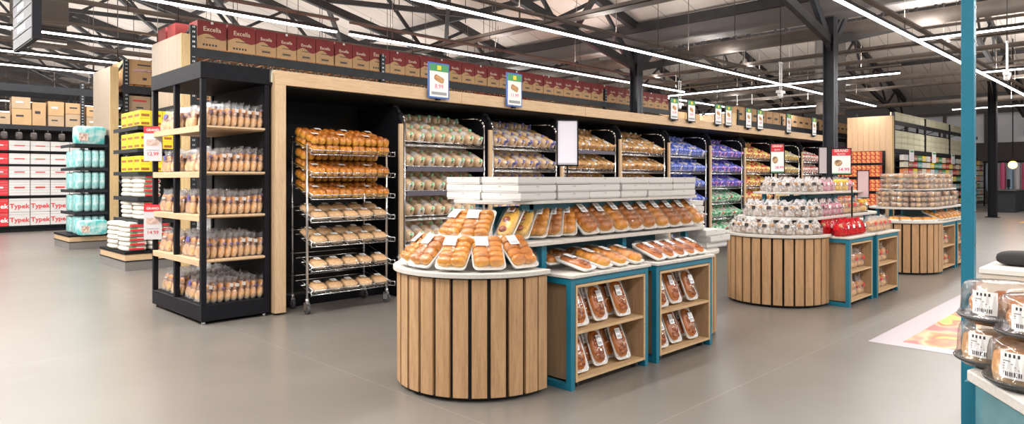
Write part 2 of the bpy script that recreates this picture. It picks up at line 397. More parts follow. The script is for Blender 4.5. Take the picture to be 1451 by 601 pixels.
# ------------------------------------------------------------------ LED line lights
def line_light(ax, c, a, b, z, label, watt=23, up=9):
    Ln = b - a
    if ax == 'x': root = thing('line_light', label, 'ceiling light', ((a + b) / 2, c, z), group='suspended line lights')
    else: root = thing('line_light', label, 'ceiling light', (c, (a + b) / 2, z), (0, 0, pi / 2), group='suspended line lights')
    h = Ln / 2
    obj('housing', MB().bx(-h, h, -.035, .035, .02, .08).mesh('housing', [RAFT]), root)
    obj('diffuser', MB().bx(-h, h, -.03, .03, -.012, .02).mesh('diffuser', [EMIT]), root)
    tr = MB(); tr.bx(-h, h, -.10, .02, .22, .26)
    k = -h + 1
    while k < h:
        wx = (a + b) / 2 + k if ax == 'x' else c
        zr = ZV - .018 + PITCH * (15.8 - wx if 2 <= wx < 15.8 else (wx + 11.8 if wx < 2 else (wx - 15.8 if wx < 28.4 else 41 - wx)))
        tr.bx(k - .02, k + .02, -.045, -.035, .08, .24)
        if not (abs(wx - 15.8) < .5): tr.cyl((k, -.04, .24), (k, -.04, zr - z), .008, 4)
        k += 3.0
    obj('trunking', tr.mesh('trunking', [RAFTL]), root)
    for dz, rx, pw in ((-.02, 0, watt), (.30, pi, up)):  # lamp pair: downward tube light, plus an upward one added to brighten the roof
        li = bpy.data.lights.new('line_lamp', 'AREA'); li.shape = 'RECTANGLE'; li.size = Ln; li.size_y = .07; li.energy = pw * Ln
        li.color = (1, .97, .93)
        lo = bpy.data.objects.new('lamp', li); COL.objects.link(lo); lo.parent = root; lo.location = (0, 0, dz); lo.rotation_euler = (rx, 0, 0)
ZL = 4.3
line_light('x', 4.03, -4, 33, ZL, 'brightest long line light crossing the upper right above the islands', 19, 22)
line_light('x', 8.84, -4, 29.3, ZL, 'long line light running above the wood bread header')
line_light('x', 11.9, .5, 7.0, ZL, 'line light at top left just above the first maroon cartons')
line_light('x', 11.9, 7.3, 20, ZL, 'line light mostly hidden behind the row of maroon cartons')
line_light('x', 13.2, 20.6, 31, ZL, 'line light ending above the plain brown cartons in the distance')
line_light('x', 16.0, -2, 22, ZL, 'line light at left passing behind the grey hanging sign')
line_light('x', 18.95, -2, 22, ZL, 'line light at far left, second lowest of the left three')
line_light('x', 21.2, -2, 22, ZL, 'line light at far left, lowest, just above the back rack', 13)
for k_, yy_ in enumerate((26.0, 31.0, 36.0, 41.5)):
    line_light('x', yy_, -4, 24, ZL, f'added unseen line light brightening the roof behind the back rack, {ORD[k_]} row back', 20, 22)  # rows added out of sight to light the rear roof sheets
line_light('y', 20.6, 5.6, 13, ZL, 'line light crossing sideways behind the dark blue column', 20, 18)
line_light('y', 16.0, -3, 4.0, ZL, 'upper right crosswise line light joining the brightest line', 18, 16)
line_light('y', 22.1, -3, 4.0, ZL, 'lower right crosswise line light beyond the teal post', 18, 20)
line_light('y', 33, -2, 7, ZL, 'added distant crosswise line light brightening the far roof, entrance end', 22, 34)  # extra fixture, put in to light the far roof slope
line_light('y', 27.5, 9.8, 24, ZL, 'added distant crosswise line light brightening the far roof, behind jar rack panel', 16, 34)  # another fixture added for the dim far roof
line_light('x', -1.0, -4, 20, ZL, 'added fill line light above the camera side, outside the view', 30)  # unseen row put in as fill light
line_light('y', .1, 3, 18, ZL, 'added crosswise line light brightening the left floor, outside the view', 62, 12)  # unseen lamp added to lift the floor at left
line_light('x', -6.0, -4, 20, ZL, 'farthest added fill line light on the camera side, outside the view', 26)  # farther unseen row, likewise added for fill
# pipes, trays
def pipe(label, p, q, r, m=RAFTL, name='service_pipe'): tag(obj(name, MB().cyl(p, q, r, 14).mesh(name, [m])), label, 'pipe', 'roof services')
pipe('fat round duct running crosswise just beyond the valley beam', (17.2, -6, 5.0), (17.2, 24, 5.0), .17)
pipe('thin grey pipe crossing above the far aisle behind the blue column', (19.5, -6, 4.55), (19.5, 24, 4.55), .06)
pipe('middle grey pipe crossing the far ceiling', (26, -6, 4.9), (26, 30, 4.9), .09)
pipe('low brown pipe crossing the far right ceiling', (34, -6, 4.75), (34, 30, 4.75), .10)
pipe('grey conduit running lengthways above the third aisle', (0, 14.8, 4.75), (15, 14.8, 4.75), .05)
pipe('grey conduit running lengthways above the far left aisles', (-2, 20.2, 4.8), (15, 20.2, 4.8), .06)
def tray(label, x, y0, y1, z, w):
    t = MB(); t.bx(x - w / 2, x + w / 2, y0, y1, z, z + .015); t.bx(x - w / 2, x - w / 2 + .015, y0, y1, z, z + .09); t.bx(x + w / 2 - .015, x + w / 2, y0, y1, z, z + .09)
    k = y0
    while k < y1: t.cyl((x - w / 2, k, z), (x - w / 2, k, z + 1.3), .008, 4); k += 2.6
    tag(obj('cable_tray', t.mesh('cable_tray', [RAFTL])), label, 'cable tray', 'roof services')
tray('wide brown cable tray crossing above the bread header', 11.3, 4, 20, 4.85, .32)
tray('narrow cable tray crossing behind the blue steel column', 18.4, -4, 22, 4.62, .22)
tray('cable tray crossing the far hall above the jar racks', 28.9, -4, 24, 4.9, .3)
hw = MB()
for k in range(70):
    x = random.uniform(3, 34); y = random.uniform(6, 22)
    zt = ZV + PITCH * (15.8 - x if x < 15.8 else (x - 15.8 if x < 28.4 else 41 - x))
    hw.cyl((x, y, 4.36), (x, y, zt), .007, 4)
tag(obj('hanger_wires', hw.mesh('hanger_wires', [RAFT])), 'many thin dark hanger wires dropping from the roof', 'wires', kind='stuff')
def hvac(label, x, y, z, sx, sy, sz, m):
    t = thing('air_unit', label, 'air unit', (x, y, z))
    obj('casing', MB().bx(-sx / 2, sx / 2, -sy / 2, sy / 2, 0, sz).mesh('casing', [m], .01), t)
    zc_ = ZV + PITCH * (15.8 - x if x < 15.8 else x - 15.8) - z
    hr = MB()
    for ax_ in (-sx / 2 + .04, sx / 2 - .04):
        hr.cyl((ax_, 0, sz - .01), (ax_, 0, zc_ + PITCH * (-ax_ if x < 15.8 else ax_)), .02, 6)
    if zc_ > sz: obj('hanger_rods', hr.mesh('hanger_rods', [RAFT]), t)
    lv = MB()
    for k in range(6): lv.bx(-sx / 2 + .05, sx / 2 - .05, -sy / 2 - .03, -sy / 2, -.42 + k * .065, -.39 + k * .065)
    obj('louvre', lv.mesh('louvre', [RAFT]), t)
    obj('collar', MB().bx(-sx / 2 + .03, sx / 2 - .03, -sy / 2 + .03, sy / 2 - .03, -.45, 0).mesh('collar', [RAFTL]), t)
BRN = mat('brown_grey_casing', (.11, .095, .083), .6, stretch=(20, 20, .3), var=.25, vs=4)
hvac('large brown-grey ventilation box at top left beside hanging sign', 3.45, 19.4, 5.05, 1.0, 1.0, 2.6, BRN)
hvac('dark ventilation box cut by the left picture edge', 2.45, 22.4, 4.9, 1.1, 1.1, 2.6, BRN)
hvac('grey square duct drop behind the valley beam, left of the tall column', 18.9, 14.7, 4.4, .9, .9, 2.0, mat('duct_grey', (.16, .15, .14), .6))
hvac('grey square duct drop above the wood end panel', 25.5, 9.2, 4.2, .8, .8, 2.4, mat('duct_grey2', (.14, .135, .13), .6))
# security cameras on drop poles
def dome_cam(label, x, y, z):
    t = thing('security_camera', label, 'camera', (x, y, z))
    obj('drop_pole', MB().cyl((-.04, 0, 0), (-.04, 0, .62), .014, 8).cyl((.06, 0, 0), (.06, 0, .62), .014, 8).bx(-.06, .08, -.02, .02, .6, .63).mesh('drop_pole', [WHITE]), t)
    obj('hanger', MB().cyl((0, 0, .62), (0, 0, ZV - .1 + PITCH * abs(15.8 - x) - z), .01, 6).mesh('hanger', [RAFT]), t)
    obj('head', MB().bx(-.12, .14, -.05, .05, -.06, 0).lathe([(.0, -.17), (.05, -.15), (.06, -.1), (.06, -.06)], 12).mesh('head', [WHITE]), t)
dome_cam('white twin-pole security camera above the bread header signs', 14.8, 6.4, 3.36)
dome_cam('white security camera hanging at upper right beside teal post', 16.7, 2.6, 3.55)
dome_cam('small white security camera above the second row of header signs', 16.9, 10.2, 3.55)
# hanging aisle sign at top left
t = thing('hanging_aisle_sign', 'dark grey slatted hanging aisle sign with white name strips, top left', 'sign', (1.8, 10.95, 3.17))
SG = mat('sign_grey', (.05, .05, .058), .6)
b = MB()
for k in range(10): b.bx(-.04, .04, -.65, .65, .02 + k * .15, .155 + k * .15)
obj('slat_board', b.mesh('slat_board', [SG]), t)
obj('frame', MB().bx(-.03, .03, -.66, .66, 0, .02).bx(-.05, .05, -.70, -.65, 0, 1.6).mesh('frame', [BLACK]), t)
for k in range(3): obj('name_strip', MB().bx(-.045, -.04, -.10 - .1 * (k == 0), .30, .20 + k * .15, .27 + k * .15).mesh('name_strip', [mat('name_strip_white', (.7, .7, .7), .5)]), t)

# ================================================================== pallet racks
def upright(name, h, dpt=.9):
    m = MB()
    for y in (0, dpt):
        m.bx(-.05, .05, y - .04, y + .04, 0, h)
    z = .3
    while z < h - .5: m.beam((0, 0, z), (0, dpt, z + .45), .03, .03); m.beam((0, dpt, z + .45), (0, 0, z + .9), .03, .03); z += .9
    return m
def pslots(h):
    m = MB(); z = .1
    while z < h: m.bx(-.018, -.006, -.044, -.038, z, z + .03); m.bx(.006, .018, -.044, -.038, z, z + .03); z += .08
    return m.mesh('slots', [STEEL])
def rack(label, x0, x1, y, h, beams, posts, dpt=1.35, deck=True):
    t = thing('pallet_rack', label, 'pallet rack', (x0, y, 0), group='tall pallet racks')
    sl = pslots(h)
    um = upright('upright', h, dpt).mesh('upright', [GREYB])
    for px in posts:
        u = obj('upright', um, t, (px - x0, 0, 0)); obj('slots', sl, u)
    for z, bh in beams:
        obj('beam', MB().bx(0, x1 - x0, -.045, .0, z, z + bh).bx(0, x1 - x0, dpt, dpt + .045, z, z + bh).mesh('beam', [GREYB], .004), t)
        if deck:
            d = MB(); k = .05
            while k < x1 - x0 - .2: d.bx(k, k + .16, -.03, dpt, z + bh, z + bh + .02); k += .20
            obj('deck_board', d.mesh('deck_board', [PALLET]), t)
    return t
OAKG = wood('grey_oak_panel', (.43, .34, .255), (.34, .265, .20), 'z')
def end_panel(label, x, y0, y1, z, th=.16):
    t = thing('rack_end_panel', label, 'panel', (x, y0, 0), group='wood rack end panels')
    m = MB(); n = 8
    for k in range(n):
        a = (y1 - y0) / n; m.bx(0, th - .02, k * a, (k + 1) * a - .004, 0, z)
    obj('boards', m.mesh('boards', [OAKG if x < 10 else OAKZ]), t)
    obj('edge_trim', MB().bx(.0, th, -.03, -.001, 0, z).mesh('edge_trim', [wood('pale_edge', (.78, .58, .30), (.66, .46, .22), 'z')], .003), t)

# --- run 2 (maroon cartons)
Y2 = 11.46
rack('tall dark pallet rack carrying the row of maroon cartons', 4.08, 18.6, Y2, 3.9, [(3.39, .15), (2.6, .1)], [4.12, 7.77, 11.4, 15.1, 18.5])
end_panel('pale wood end panel behind the yellow box shelves', 3.93, Y2, 12.85, 3.75)
def carton(w, d, h, wave=True, m1=MAROON, m2=KRAFT):
    """printed carton: kraft below a wavy colour edge"""
    m = MB(); n = 14
    def zb(t): return h * (.46 + .09 * sin(2 * pi * (t - .08))) if wave else h * .46
    m.bx(-w / 2 + .001, w / 2 - .001, .001, d - .001, .001, h - .001, 0)
    for k in range(n):
        a = -w / 2 + w * k / n; b = a + w / n; ta = zb(k / n); tb = zb((k + 1) / n)
        m.add([(a, 0, 0), (b, 0, 0), (b, 0, tb), (a, 0, ta)], [(0, 1, 2, 3)], 1)
        m.add([(a, 0, ta), (b, 0, tb), (b, 0, h), (a, 0, h)], [(0, 1, 2, 3)], 0)
        m.add([(-w / 2, d * k / n, 0), (-w / 2, d * (k + 1) / n, 0), (-w / 2, d * (k + 1) / n, tb), (-w / 2, d * k / n, ta)], [(3, 2, 1, 0)], 1)
    return m.mesh('carton', [m1, m2])
def prints(w, h, icons):
    m = MB()
    if icons:
        for k in range(5): m.bx(-w * .32 + k * .05, -w * .32 + k * .05 + .03, -.003, 0, h * .12, h * .19)
    else:
        m.bx(-w * .28, w * .28, -.003, 0, h * .12, h * .125); m.bx(-w * .28, w * .28, -.003, 0, h * .24, h * .245)
        m.bx(-w * .2, w * .2, -.003, 0, h * .155, h * .21)
    m.bx(-w * .22, w * .22, -.003, 0, h * .40, h * .425)
    return m.mesh('print', [PRINT])
CW = carton(.47, .37, .46); CN = carton(.37, .47, .46)
PW = prints(.47, .46, True); PN = prints(.37, .46, False)
TW = text_mesh('Excella', .105, CREAMP, bold=.001); TN = text_mesh('Excella', .075, CREAMP, bold=.001)
x = 4.2; i = 0
while x < 18.2 and i < 38:
    wide = i in (0, 1, 8) ; wd = .47 if wide else .37
    lab = f'maroon and kraft cooking oil carton, {ORD[i]} from the left on the tall rack' if i else 'nearest maroon and kraft cooking oil carton at left end of the rack'
    z = 3.551
    c = tag(obj('oil_carton', CW if wide else CN, None, (x + wd / 2, Y2 + .02, z)), lab, 'carton', 'maroon cartons on the tall rack')
    obj('print', PW if wide else PN, c); obj('lettering', TW if wide else TN, c, (0, -.004, .33 if wide else .30))
    obj('seal_label', MB().bx(-.02, .02, -.004, 0, .42, .46).mesh('seal_label', [WHITE]), c) if i % 3 == 0 else None
    x += wd + (.012 if i % 5 else .03); i += 1
for k, (yy, nm) in enumerate(((11.93, 'middle'), (12.4, 'rearmost'))):
    tag(obj('oil_carton', CW, None, (4.25, yy + .02, 3.551)), f'maroon oil carton, {nm} of those above the wood end panel', 'carton', 'maroon cartons on the tall rack')
# goods on the shelf below the maroon cartons (only tops show over the header)
capm = MB()
for a in range(4):
    for b2 in range(3): capm.lathe([(.035, 0), (.035, .22), (.018, .26), (.018, .30), (0, .30)], 8, mf=lambda u, v: 1 if v > .7 else 0).M
def bottle_tray(colA, colB, nm):
    m = MB(); m.bx(-.2, .2, -.15, .15, 0, .06, 2)
    for a in range(5):
        for b2 in range(3):
            m.at((-.16 + a * .08, -.1 + b2 * .1, .06)); m.lathe([(.034, 0), (.036, .2), (.034, .5), (.016, .56), (.016, .62), (0, .62)], 8, mf=lambda u, v: 1 if v > .55 else 0)
    return m.at().mesh(nm, [colA, colB, KRAFT])
BT = bottle_tray(mat('bottle_pale', (.75, .72, .62), .3), mat('cap_cream', (.80, .78, .70), .4), 'bottle_tray')
BP = bottle_tray(mat('bottle_pink', (.80, .35, .38), .35), mat('cap_red', (.72, .12, .14), .4), 'bottle_tray')
x = 4.6; i = 0
while x < 18.3:
    pk = 10.2 < x < 12.3
    tag(obj('bottle_tray', BP if pk else BT, None, (x, Y2 + .2, 2.72)),
        f'tray of {"red-capped pink" if pk else "cream-capped"} bottles under the maroon cartons, {ORD[i]} from left', 'bottle tray', 'bottle trays under the maroon cartons')
    x += .46; i += 1
# --- run 2 far section with plain brown cartons
rack('distant dark rack carrying plain brown cartons', 22.8, 40, Y2, 3.9, [(3.33, .20), (2.3, .1)], [22.9, 26.6, 30.3, 34, 37.7], deck=False)
end_panel('small distant wood end panel at start of the brown carton rack', 22.6, Y2, 12.85, 3.75)
BC = MB().bx(-.22, .22, 0, .4, 0, .46).bx(-.02, .02, -.002, 0, 0, .46, 1).bx(-.12, .12, -.003, 0, .16, .24, 2).mesh('brown_carton', [KRAFT, KRAFTE, PRINT])
for k in range(26):
    tag(obj('brown_carton', BC, None, (23.1 + k * .60, Y2, 3.551), scale=(1.25, 1, 1)), f'plain brown carton on the distant rack, {ORD[k]} from the left', 'carton', 'plain brown cartons on the distant rack')
for k in range(4):
    tag(obj('brown_carton', BC, None, (19.6 + k * .5, Y2 + .6, 3.2), scale=1), f'brown carton in the rack gap behind the header signs, {ORD[k]} from left', 'carton', 'plain brown cartons on the distant rack')
tag(obj('carton_stand', MB().bx(19.3, 21.5, Y2 + .55, Y2 + 1.1, 3.0, 3.2).bx(19.3, 19.4, Y2 + .55, Y2 + 1.1, 0, 3.0).bx(21.4, 21.5, Y2 + .55, Y2 + 1.1, 0, 3.0).mesh('carton_stand', [GREYB])), 'dark rack shelf between the maroon and brown carton racks', 'rack')

# --- run 3
Y3 = 15.7
rack('tall dark pallet rack behind the nappies, with large brown cartons', 4.22, 9.5, Y3, 3.9, [(3.2, .16), (2.7, .08)], [4.3, 8.0])
end_panel('pale wood end panel behind the turquoise nappy packs', 4.0, Y3, 16.95, 3.72)
BX3 = MB().bx(0, .66, 0, .45, 0, .52).bx(.2, .46, -.003, 0, .40, .43, 2).bx(.12, .54, -.003, 0, .27, .33, 1).bx(.3, .38, -.003, 0, .1, .15, 2).mesh('brown_carton', [KRAFT, JAM, PRINT])
obj_l = [('large brown carton at the left end on top of the second rack', (4.32, Y3, 3.40)), ('large brown carton beside the wood panel, partly hidden, second rack top', (5.02, Y3, 3.40)),
         ('brown carton set back behind the wood end panel of the nappy rack', (4.32, 16.3, 3.40))]
for lb, lc in obj_l:
    tag(obj('brown_carton', BX3, None, lc), lb, 'carton', 'large brown cartons on the second rack')
KL = MB().bx(0, .42, 0, .4, 0, .36).bx(.08, .34, -.003, 0, .24, .28, 1).bx(.14, .28, -.003, 0, .1, .13, 2).mesh('cereal_carton', [KRAFTP, REDP, PRINT])
for k in range(3):
    tag(obj('cereal_carton', KL, None, (4.37 + k * .44, Y3 + .05, 2.801)), f'pale carton with red lettering above the yellow boxes, {ORD[k]} from left', 'carton', 'pale cartons above the yellow boxes')

# --- end-cap shelving (nappies, yellow boxes, rice)
def endcap(label, x0, x1, y0, y1, levels, ztop, base_x):
    t = thing('end_cap_shelf', label, 'shelf unit', (x0, y0, 0), group='end-of-aisle shelf units')
    W = x1 - x0; D = y1 - y0
    for z in levels:
        s = obj('shelf', MB().bx(0, W, 0, D, z - .03, z).mesh('shelf', [BLACK]), t)
        obj('price_rail', MB().bx(-.015, 0, 0, D, z - .05, z + .01).bx(-.01, W, -.015, 0, z - .05, z + .01).mesh('price_rail', [GREYB]), s)
    obj('back_panel', MB().bx(W - .02, W, 0, D, 0, ztop).bx(W - .06, W - .02, 0, .04, 0, ztop).bx(W - .06, W - .02, D - .04, D, 0, ztop).mesh('back_panel', [BLACK]), t)
    dx = x0 - base_x
    b = MB(); b.bx(-dx, W, -.03, D + .03, .0, .14, 0); b.bx(-dx - .01, W, -.04, D + .04, .14, .155, 2); b.bx(-dx, W, -.03, D + .03, .155, .25, 1); b.bx(-dx - .01, W, -.04, D + .04, .25, .285, 2)
    obj('plinth', b.mesh('plinth', [mat('plinth_steel', (.33, .31, .30), .35, .6), OAKX, BLACK]), t)
endcap('end-of-aisle shelves of turquoise nappy packs on a plinth', 3.40, 3.98, 15.7, 16.9, [.73, 1.18, 1.62, 2.10], 2.3, 3.28)
endcap('end-of-aisle shelves of yellow boxes and white rice bags', 3.32, 3.91, 11.46, 12.75, [.76, 1.11, 1.51, 1.87, 2.22], 2.6, 3.12)
nm = MB().blob((0, .24, .17), (.065, .24, .17), 0, 12, 8, .35).mesh('nappy_pack', [TEALPK])
nw = MB().bx(-.075, -.06, .03, .2, .12, .27).mesh('pack_label', [mat('pack_picture', (.85, .8, .75), .4, col2=(.55, .3, .2), vs=30)])
NL = [('base', .286), ('lowest shelf', .73), ('second shelf up', 1.18), ('third shelf up', 1.62), ('top shelf', 2.10)]
for nmz, z in NL:
    if z > 2: continue
    for k in range(4):
        c = tag(obj('nappy_pack', nm, None, (3.49 + k * .135, 15.73, z + .001), (0, 0, 0), scale=(1, 1, 1.12 if z < 2.4 else 1)), f'turquoise nappy pack, {ORD[k]} from left, front of the {nmz}, end-of-aisle unit', 'nappy pack', 'turquoise nappy packs')
    for k in range(2):
        tag(obj('nappy_pack', nm, None, (3.50, 16.30 + k * .0 + .5 * 0, z + .001), (0, 0, 0), scale=(1, .9, 1.05)), f'turquoise nappy pack behind, left side of the {nmz}, end-of-aisle unit', 'nappy pack', 'turquoise nappy packs') if k == 0 else None
BIGN = MB().blob((0, .14, .16), (.30, .14, .17), 0, 16, 8, .3).bx(-.22, -.06, -.012, .02, .06, .2, 1).mesh('nappy_pack', [TEALPK, mat('baby_photo', (.85, .72, .62), .5, col2=(.4, .2, .15), vs=25)])
tag(obj('nappy_pack', BIGN, None, (3.66, 15.52, .287), scale=(.9, .55, .9)), 'wide turquoise nappy pack with baby photo lying on plinth front', 'nappy pack', 'turquoise nappy packs')
tag(obj('nappy_pack', BIGN, None, (3.68, 15.74, 2.101), scale=(.95, 1, 1.15)), 'wide turquoise nappy pack with baby photo on top shelf of the nappy unit', 'nappy pack', 'turquoise nappy packs')
YB = MB().bx(0, .155, 0, .3, 0, .125).bx(.02, .135, -.002, 0, .03, .07, 1).bx(-.002, 0, .03, .27, .03, .07, 1).mesh('yellow_box', [YELP, mat('brown_lettering', (.35, .12, .02), .5)], 0)
for nmz, z in (('top shelf', 2.22), ('second shelf down', 1.87), ('third shelf down', 1.51)):
    for lay in range(2):
        for k in range(3):
            for dpi in range(3):
                tag(obj('yellow_box', YB, None, (3.34 + k * .165, 11.48 + dpi * .33, z + .001 + lay * .128)),
                    f'yellow box, {["lower","upper"][lay]} layer, {ORD[k]} from left, {ORD[dpi]} row back, {nmz} beside rice', 'box', 'yellow boxes on the end shelves')
RB = MB().blob((0, 0, .04), (.17, .26, .042), 0, 14, 6, .5).bx(-.1, .0, -.255, -.2, .045, .07, 1).blob((0, -.262, .04), (.11, .008, .018), 2, 10, 5, .5).mesh('rice_bag', [RICE, GREENP, REDP])
def rice(x, y, z, n, where, dx=0):
    for k in range(n):
        tag(obj('rice_bag', RB, None, (x + random.uniform(-.01, .01), y, z + k * .072), (0, 0, random.uniform(-.04, .04))), f'white rice bag, {ORD[k]} up in the {where}', 'rice bag', 'white rice bags')
for a, (zz, nn, nmz) in enumerate(((.762, 4, 'lower shelf'), (1.112, 5, 'upper shelf'))):
    rice(3.51, 11.74, zz, nn, f'{nmz} stack nearest the aisle end'); rice(3.51, 12.32, zz, nn, f'{nmz} stack set back behind the first')
rice(3.30, 11.72, .286, 6, 'front left pile on the plinth'); rice(3.66, 11.72, .286, 6, 'front right pile on the plinth'); rice(3.30, 12.30, .286, 6, 'rear left pile on the plinth')

# --- back wall rack with paper and boxes
YB4 = 21.9
rack('far back rack of paper boxes and brown cartons at left', 2.2, 7.5, YB4, 4.1, [(3.72, .2), (2.72, .12)], [2.25, 4.9, 7.4], deck=False)
bs = thing('shelf_unit', 'black shelves holding white paper boxes against the back rack', 'shelf unit', (2.3, YB4, 0))
for z in (.17, .97, 1.44, 1.80, 2.16): obj('shelf', MB().bx(0, 5, -.04, .5, z - .05, z).mesh('shelf', [BLACK]), bs)
obj('back_panel', MB().bx(0, 5, .5, .53, 0, 2.7).mesh('back_panel', [BLACKM]), bs)
obj('plinth', MB().bx(0, 5, 0, .5, 0, .12).mesh('plinth', [BLACK]), bs)
def paperbox(x, z, w, h, red, lab, txt=None, lines=1):
    m = MB(); m.bx(.004, w - .004, 0, .35, 0, h, 0)
    if lines > 1:
        for k in range(1, lines): m.bx(.004, w - .004, -.002, 0, h * k / lines - .004, h * k / lines + .004, 1)
    m.bx(w * .25, w * .75, -.003, 0, h * .45, h * .55, 2)
    if txt: m = MB().bx(.004, w - .004, 0, .35, 0, h, 0).bx(.004, w - .004, -.002, 0, h * .82, h * .84, 1)
    o = tag(obj('paper_box', m.mesh('paper_box', [REDP if red else WHITEB, GREYP, WHITE if red else REDP]), None, (x, YB4 - .02, z)), lab, 'paper box', 'boxes of paper on the back shelves')
    if txt: obj('lettering', text_mesh(txt, .17, WHITE if red else REDP, bold=.003), o, (w / 2, -.006, h * .42))
cols = [(2.78, .44, True, 'red'), (3.23, .46, False, 'left'), (3.70, .44, False, 'middle'), (4.15, .44, False, 'right'), (4.60, .44, False, 'outer right')]
for x, wd, red, cn in cols:
    cc = 'red' if red else 'white'
    for z, nm_ in ((.171, 'floor level'), (.535, 'second from floor')):
        paperbox(x, z, wd, .355, red, f'{cc} printed paper carton, {cn} column, {nm_}, far back shelves', 'Typek')
    for z, h, ln, nm_ in ((.971, .42, 6, 'third level'), (1.441, .30, 3, 'fourth level'), (1.801, .28, 2, 'fifth level'), (2.161, .26, 2, 'top level')):
        paperbox(x, z, wd, h, red, f'stack of {cc} paper ream boxes, {cn} column, {nm_}, far back shelves', None, ln)
bx = [(2.45, .5, .62), (3.0, .26, .3), (3.3, .42, .42), (3.3, .40, .3, .43), (3.74, .30, .62), (4.1, .36, .28), (4.1, .36, .38, .29), (4.5, .46, .35), (4.5, .46, .30, .36), (5.0, .35, .3), (5.0, .35, .3, .31), (5.4, .4, .5)]
for k, b_ in enumerate(bx):
    x, wd, h = b_[:3]; dz = b_[3] if len(b_) > 3 else 0
    m = MB().bx(0, wd, 0, .4, 0, h).bx(wd * .2, wd * .6, -.003, 0, h * .5, h * .62, 1).bx(0, wd, -.002, 0, h * .93, h * .94, 2).mesh('brown_carton', [KRAFTP if k % 2 else KRAFT, WHITE if k % 3 == 0 else PRINT, KRAFTE])
    tag(obj('brown_carton', m, None, (x, YB4 - .02, 2.845 + dz)), f'brown carton on the far back rack, {ORD[k]} from the left counting stacks', 'carton', 'brown cartons on the back rack')
for k in range(8):
    pk = MB().blob((0, 0, -.11), (.08, .05, .1), 0, 10, 6, .6).cyl((0, 0, -.02), (0, 0, .06), .01, 6, 1).mesh('hanging_pack', [mat('dark_pack', (.04, .03, .03), .6, col2=(.12, .10, .09), vs=20), RUBBER]) if k == 0 else pk
    tag(obj('hanging_pack', pk, None, (2.8 + k * .32, YB4 - .08, 2.66)), f'dark hanging pack above the paper boxes, {ORD[k]} from left', 'hanging pack', 'dark hanging packs on the back rack')

# --- far right rack with jars
YR = 8.1
rack('far right dark rack stacked with trays of pale jars', 28.95, 43.5, YR, 4.0, [(3.52, .16), (2.42, .16)], [29.0, 33.4, 37.6, 41.8], deck=False)
end_panel('large wood end panel of the far right jar rack', 28.7, YR, 9.7, 3.85, .25)
JT = MB()
for a in range(8):
    for b2 in range(2): JT.at((-.35 + a * .1, b2 * .12 + .06, 0)).lathe([(.042, 0), (.045, .15), (.03, .19), (.033, .20), (.033, .235), (0, .235)], 8, mf=lambda u, v: 1 if v > .6 else 0)
JT = JT.at().mesh('jar_tray', [mat('jar_cream', (.58, .57, .42), .35), mat('jar_lid', (.80, .80, .74), .4)])
i = 0
for lv, z in (('bottom', 2.60), ('middle', 2.84), ('upper', 3.08)):
    for k in range(15):
        tag(obj('jar_tray', JT, None, (29.6 + k * .86, YR - .02, z)), f'row of pale jars, {lv} layer, {ORD[k]} along the far right rack', 'jars', 'pale jars on the far right rack')
for k in range(15):
    tag(obj('jar_tray', JT, None, (29.6 + k * .86, YR - .02, 3.70), scale=(1, 1, 1.4)), f'row of jars on the top beam, {ORD[k]} along the far right rack', 'jars', 'pale jars on the far right rack')
pcols = [REDP, mat('pk_cream', (.75, .70, .55), .5), mat('pk_teal', (.1, .4, .42), .5), YELP, mat('pk_orange', (.75, .25, .08), .5), mat('pk_brown', (.3, .14, .07), .5), WHITEB, GREENP]
fs = thing('shelf_unit', 'black grocery shelves under the far right jars', 'shelf unit', (29, YR - .35, 0))
for z in (.25, .60, .95, 1.30, 1.60, 1.87, 2.13): obj('shelf', MB().bx(0, 14.4, 0, .35, z - .04, z).mesh('shelf', [BLACK]), fs)
obj('back_panel', MB().bx(0, 14.4, .33, .35, 0, 2.4).mesh('back_panel', [BLACKM]), fs)
PKM = []
for c in pcols:
    m = MB()
    for a in range(5): m.bx(a * .11, a * .11 + .095, 0, .15, 0, .26, 0).bx(a * .11 + .02, a * .11 + .075, -.002, 0, .06, .16, 1)
    PKM.append(m.mesh('grocery_row', [c, WHITEB]))
for li, z in enumerate((.25, .60, .95, 1.30, 1.60, 1.87, 2.13)):
    for k in range(22):
        tag(obj('grocery_row', PKM[(k * 3 + li * 5 + (k * k) % 3) % 8], None, (29.1 + k * .64, YR - .33, z + .001), scale=(1.05, 1, .85)), f'row of grocery packs, {ORD[k]} along, {ORD[li]} shelf up, far right rack', 'grocery packs', 'groceries on the far right rack')
PC = MB().bx(-.28, .28, -.02, 0, 0, .46).bx(-.23, .23, -.022, -.02, .05, .33, 1).bx(-.23, .23, -.022, -.02, .35, .43, 2).mesh('price_card', [WHITE, LILAC, GREENP])
for k in range(4): tag(obj('price_card', PC, None, (30 + k * 3.3, YR - .352, 2.10)), f'white shelf poster on the far right rack, {ORD[k]} from left', 'price card', 'posters on the far right rack')
# end shelves of orange packs by the wood panel
es = thing('end_cap_shelf', 'black end shelves of red and orange packs beside wood panel', 'shelf unit', (28.05, 8.3, 0), group='end-of-aisle shelf units')
for z in (.4, .95, 1.5, 2.02): obj('shelf', MB().bx(0, .6, 0, 2.6, z - .08, z).mesh('shelf', [BLACK]), es)
obj('back_panel', MB().bx(.6, .62, 0, 2.6, 0, 2.5).mesh('back_panel', [BLACKM]), es)
OP = MB()
for a in range(4):
    for b2 in range(3): OP.bx(0, .3, a * .16, a * .16 + .15, b2 * .15, b2 * .15 + .14, 0).bx(-.003, 0, a * .16 + .01, a * .16 + .11, b2 * .15 + .015, b2 * .15 + .06, 1).bx(-.003, 0, a * .16 + .06, a * .16 + .14, b2 * .15 + .07, b2 * .15 + .125, 1)
OP = OP.mesh('orange_packs', [mat('orange_red_pack', (.70, .10, .06), .4), mat('orange_yellow', (.85, .42, .12), .4)])
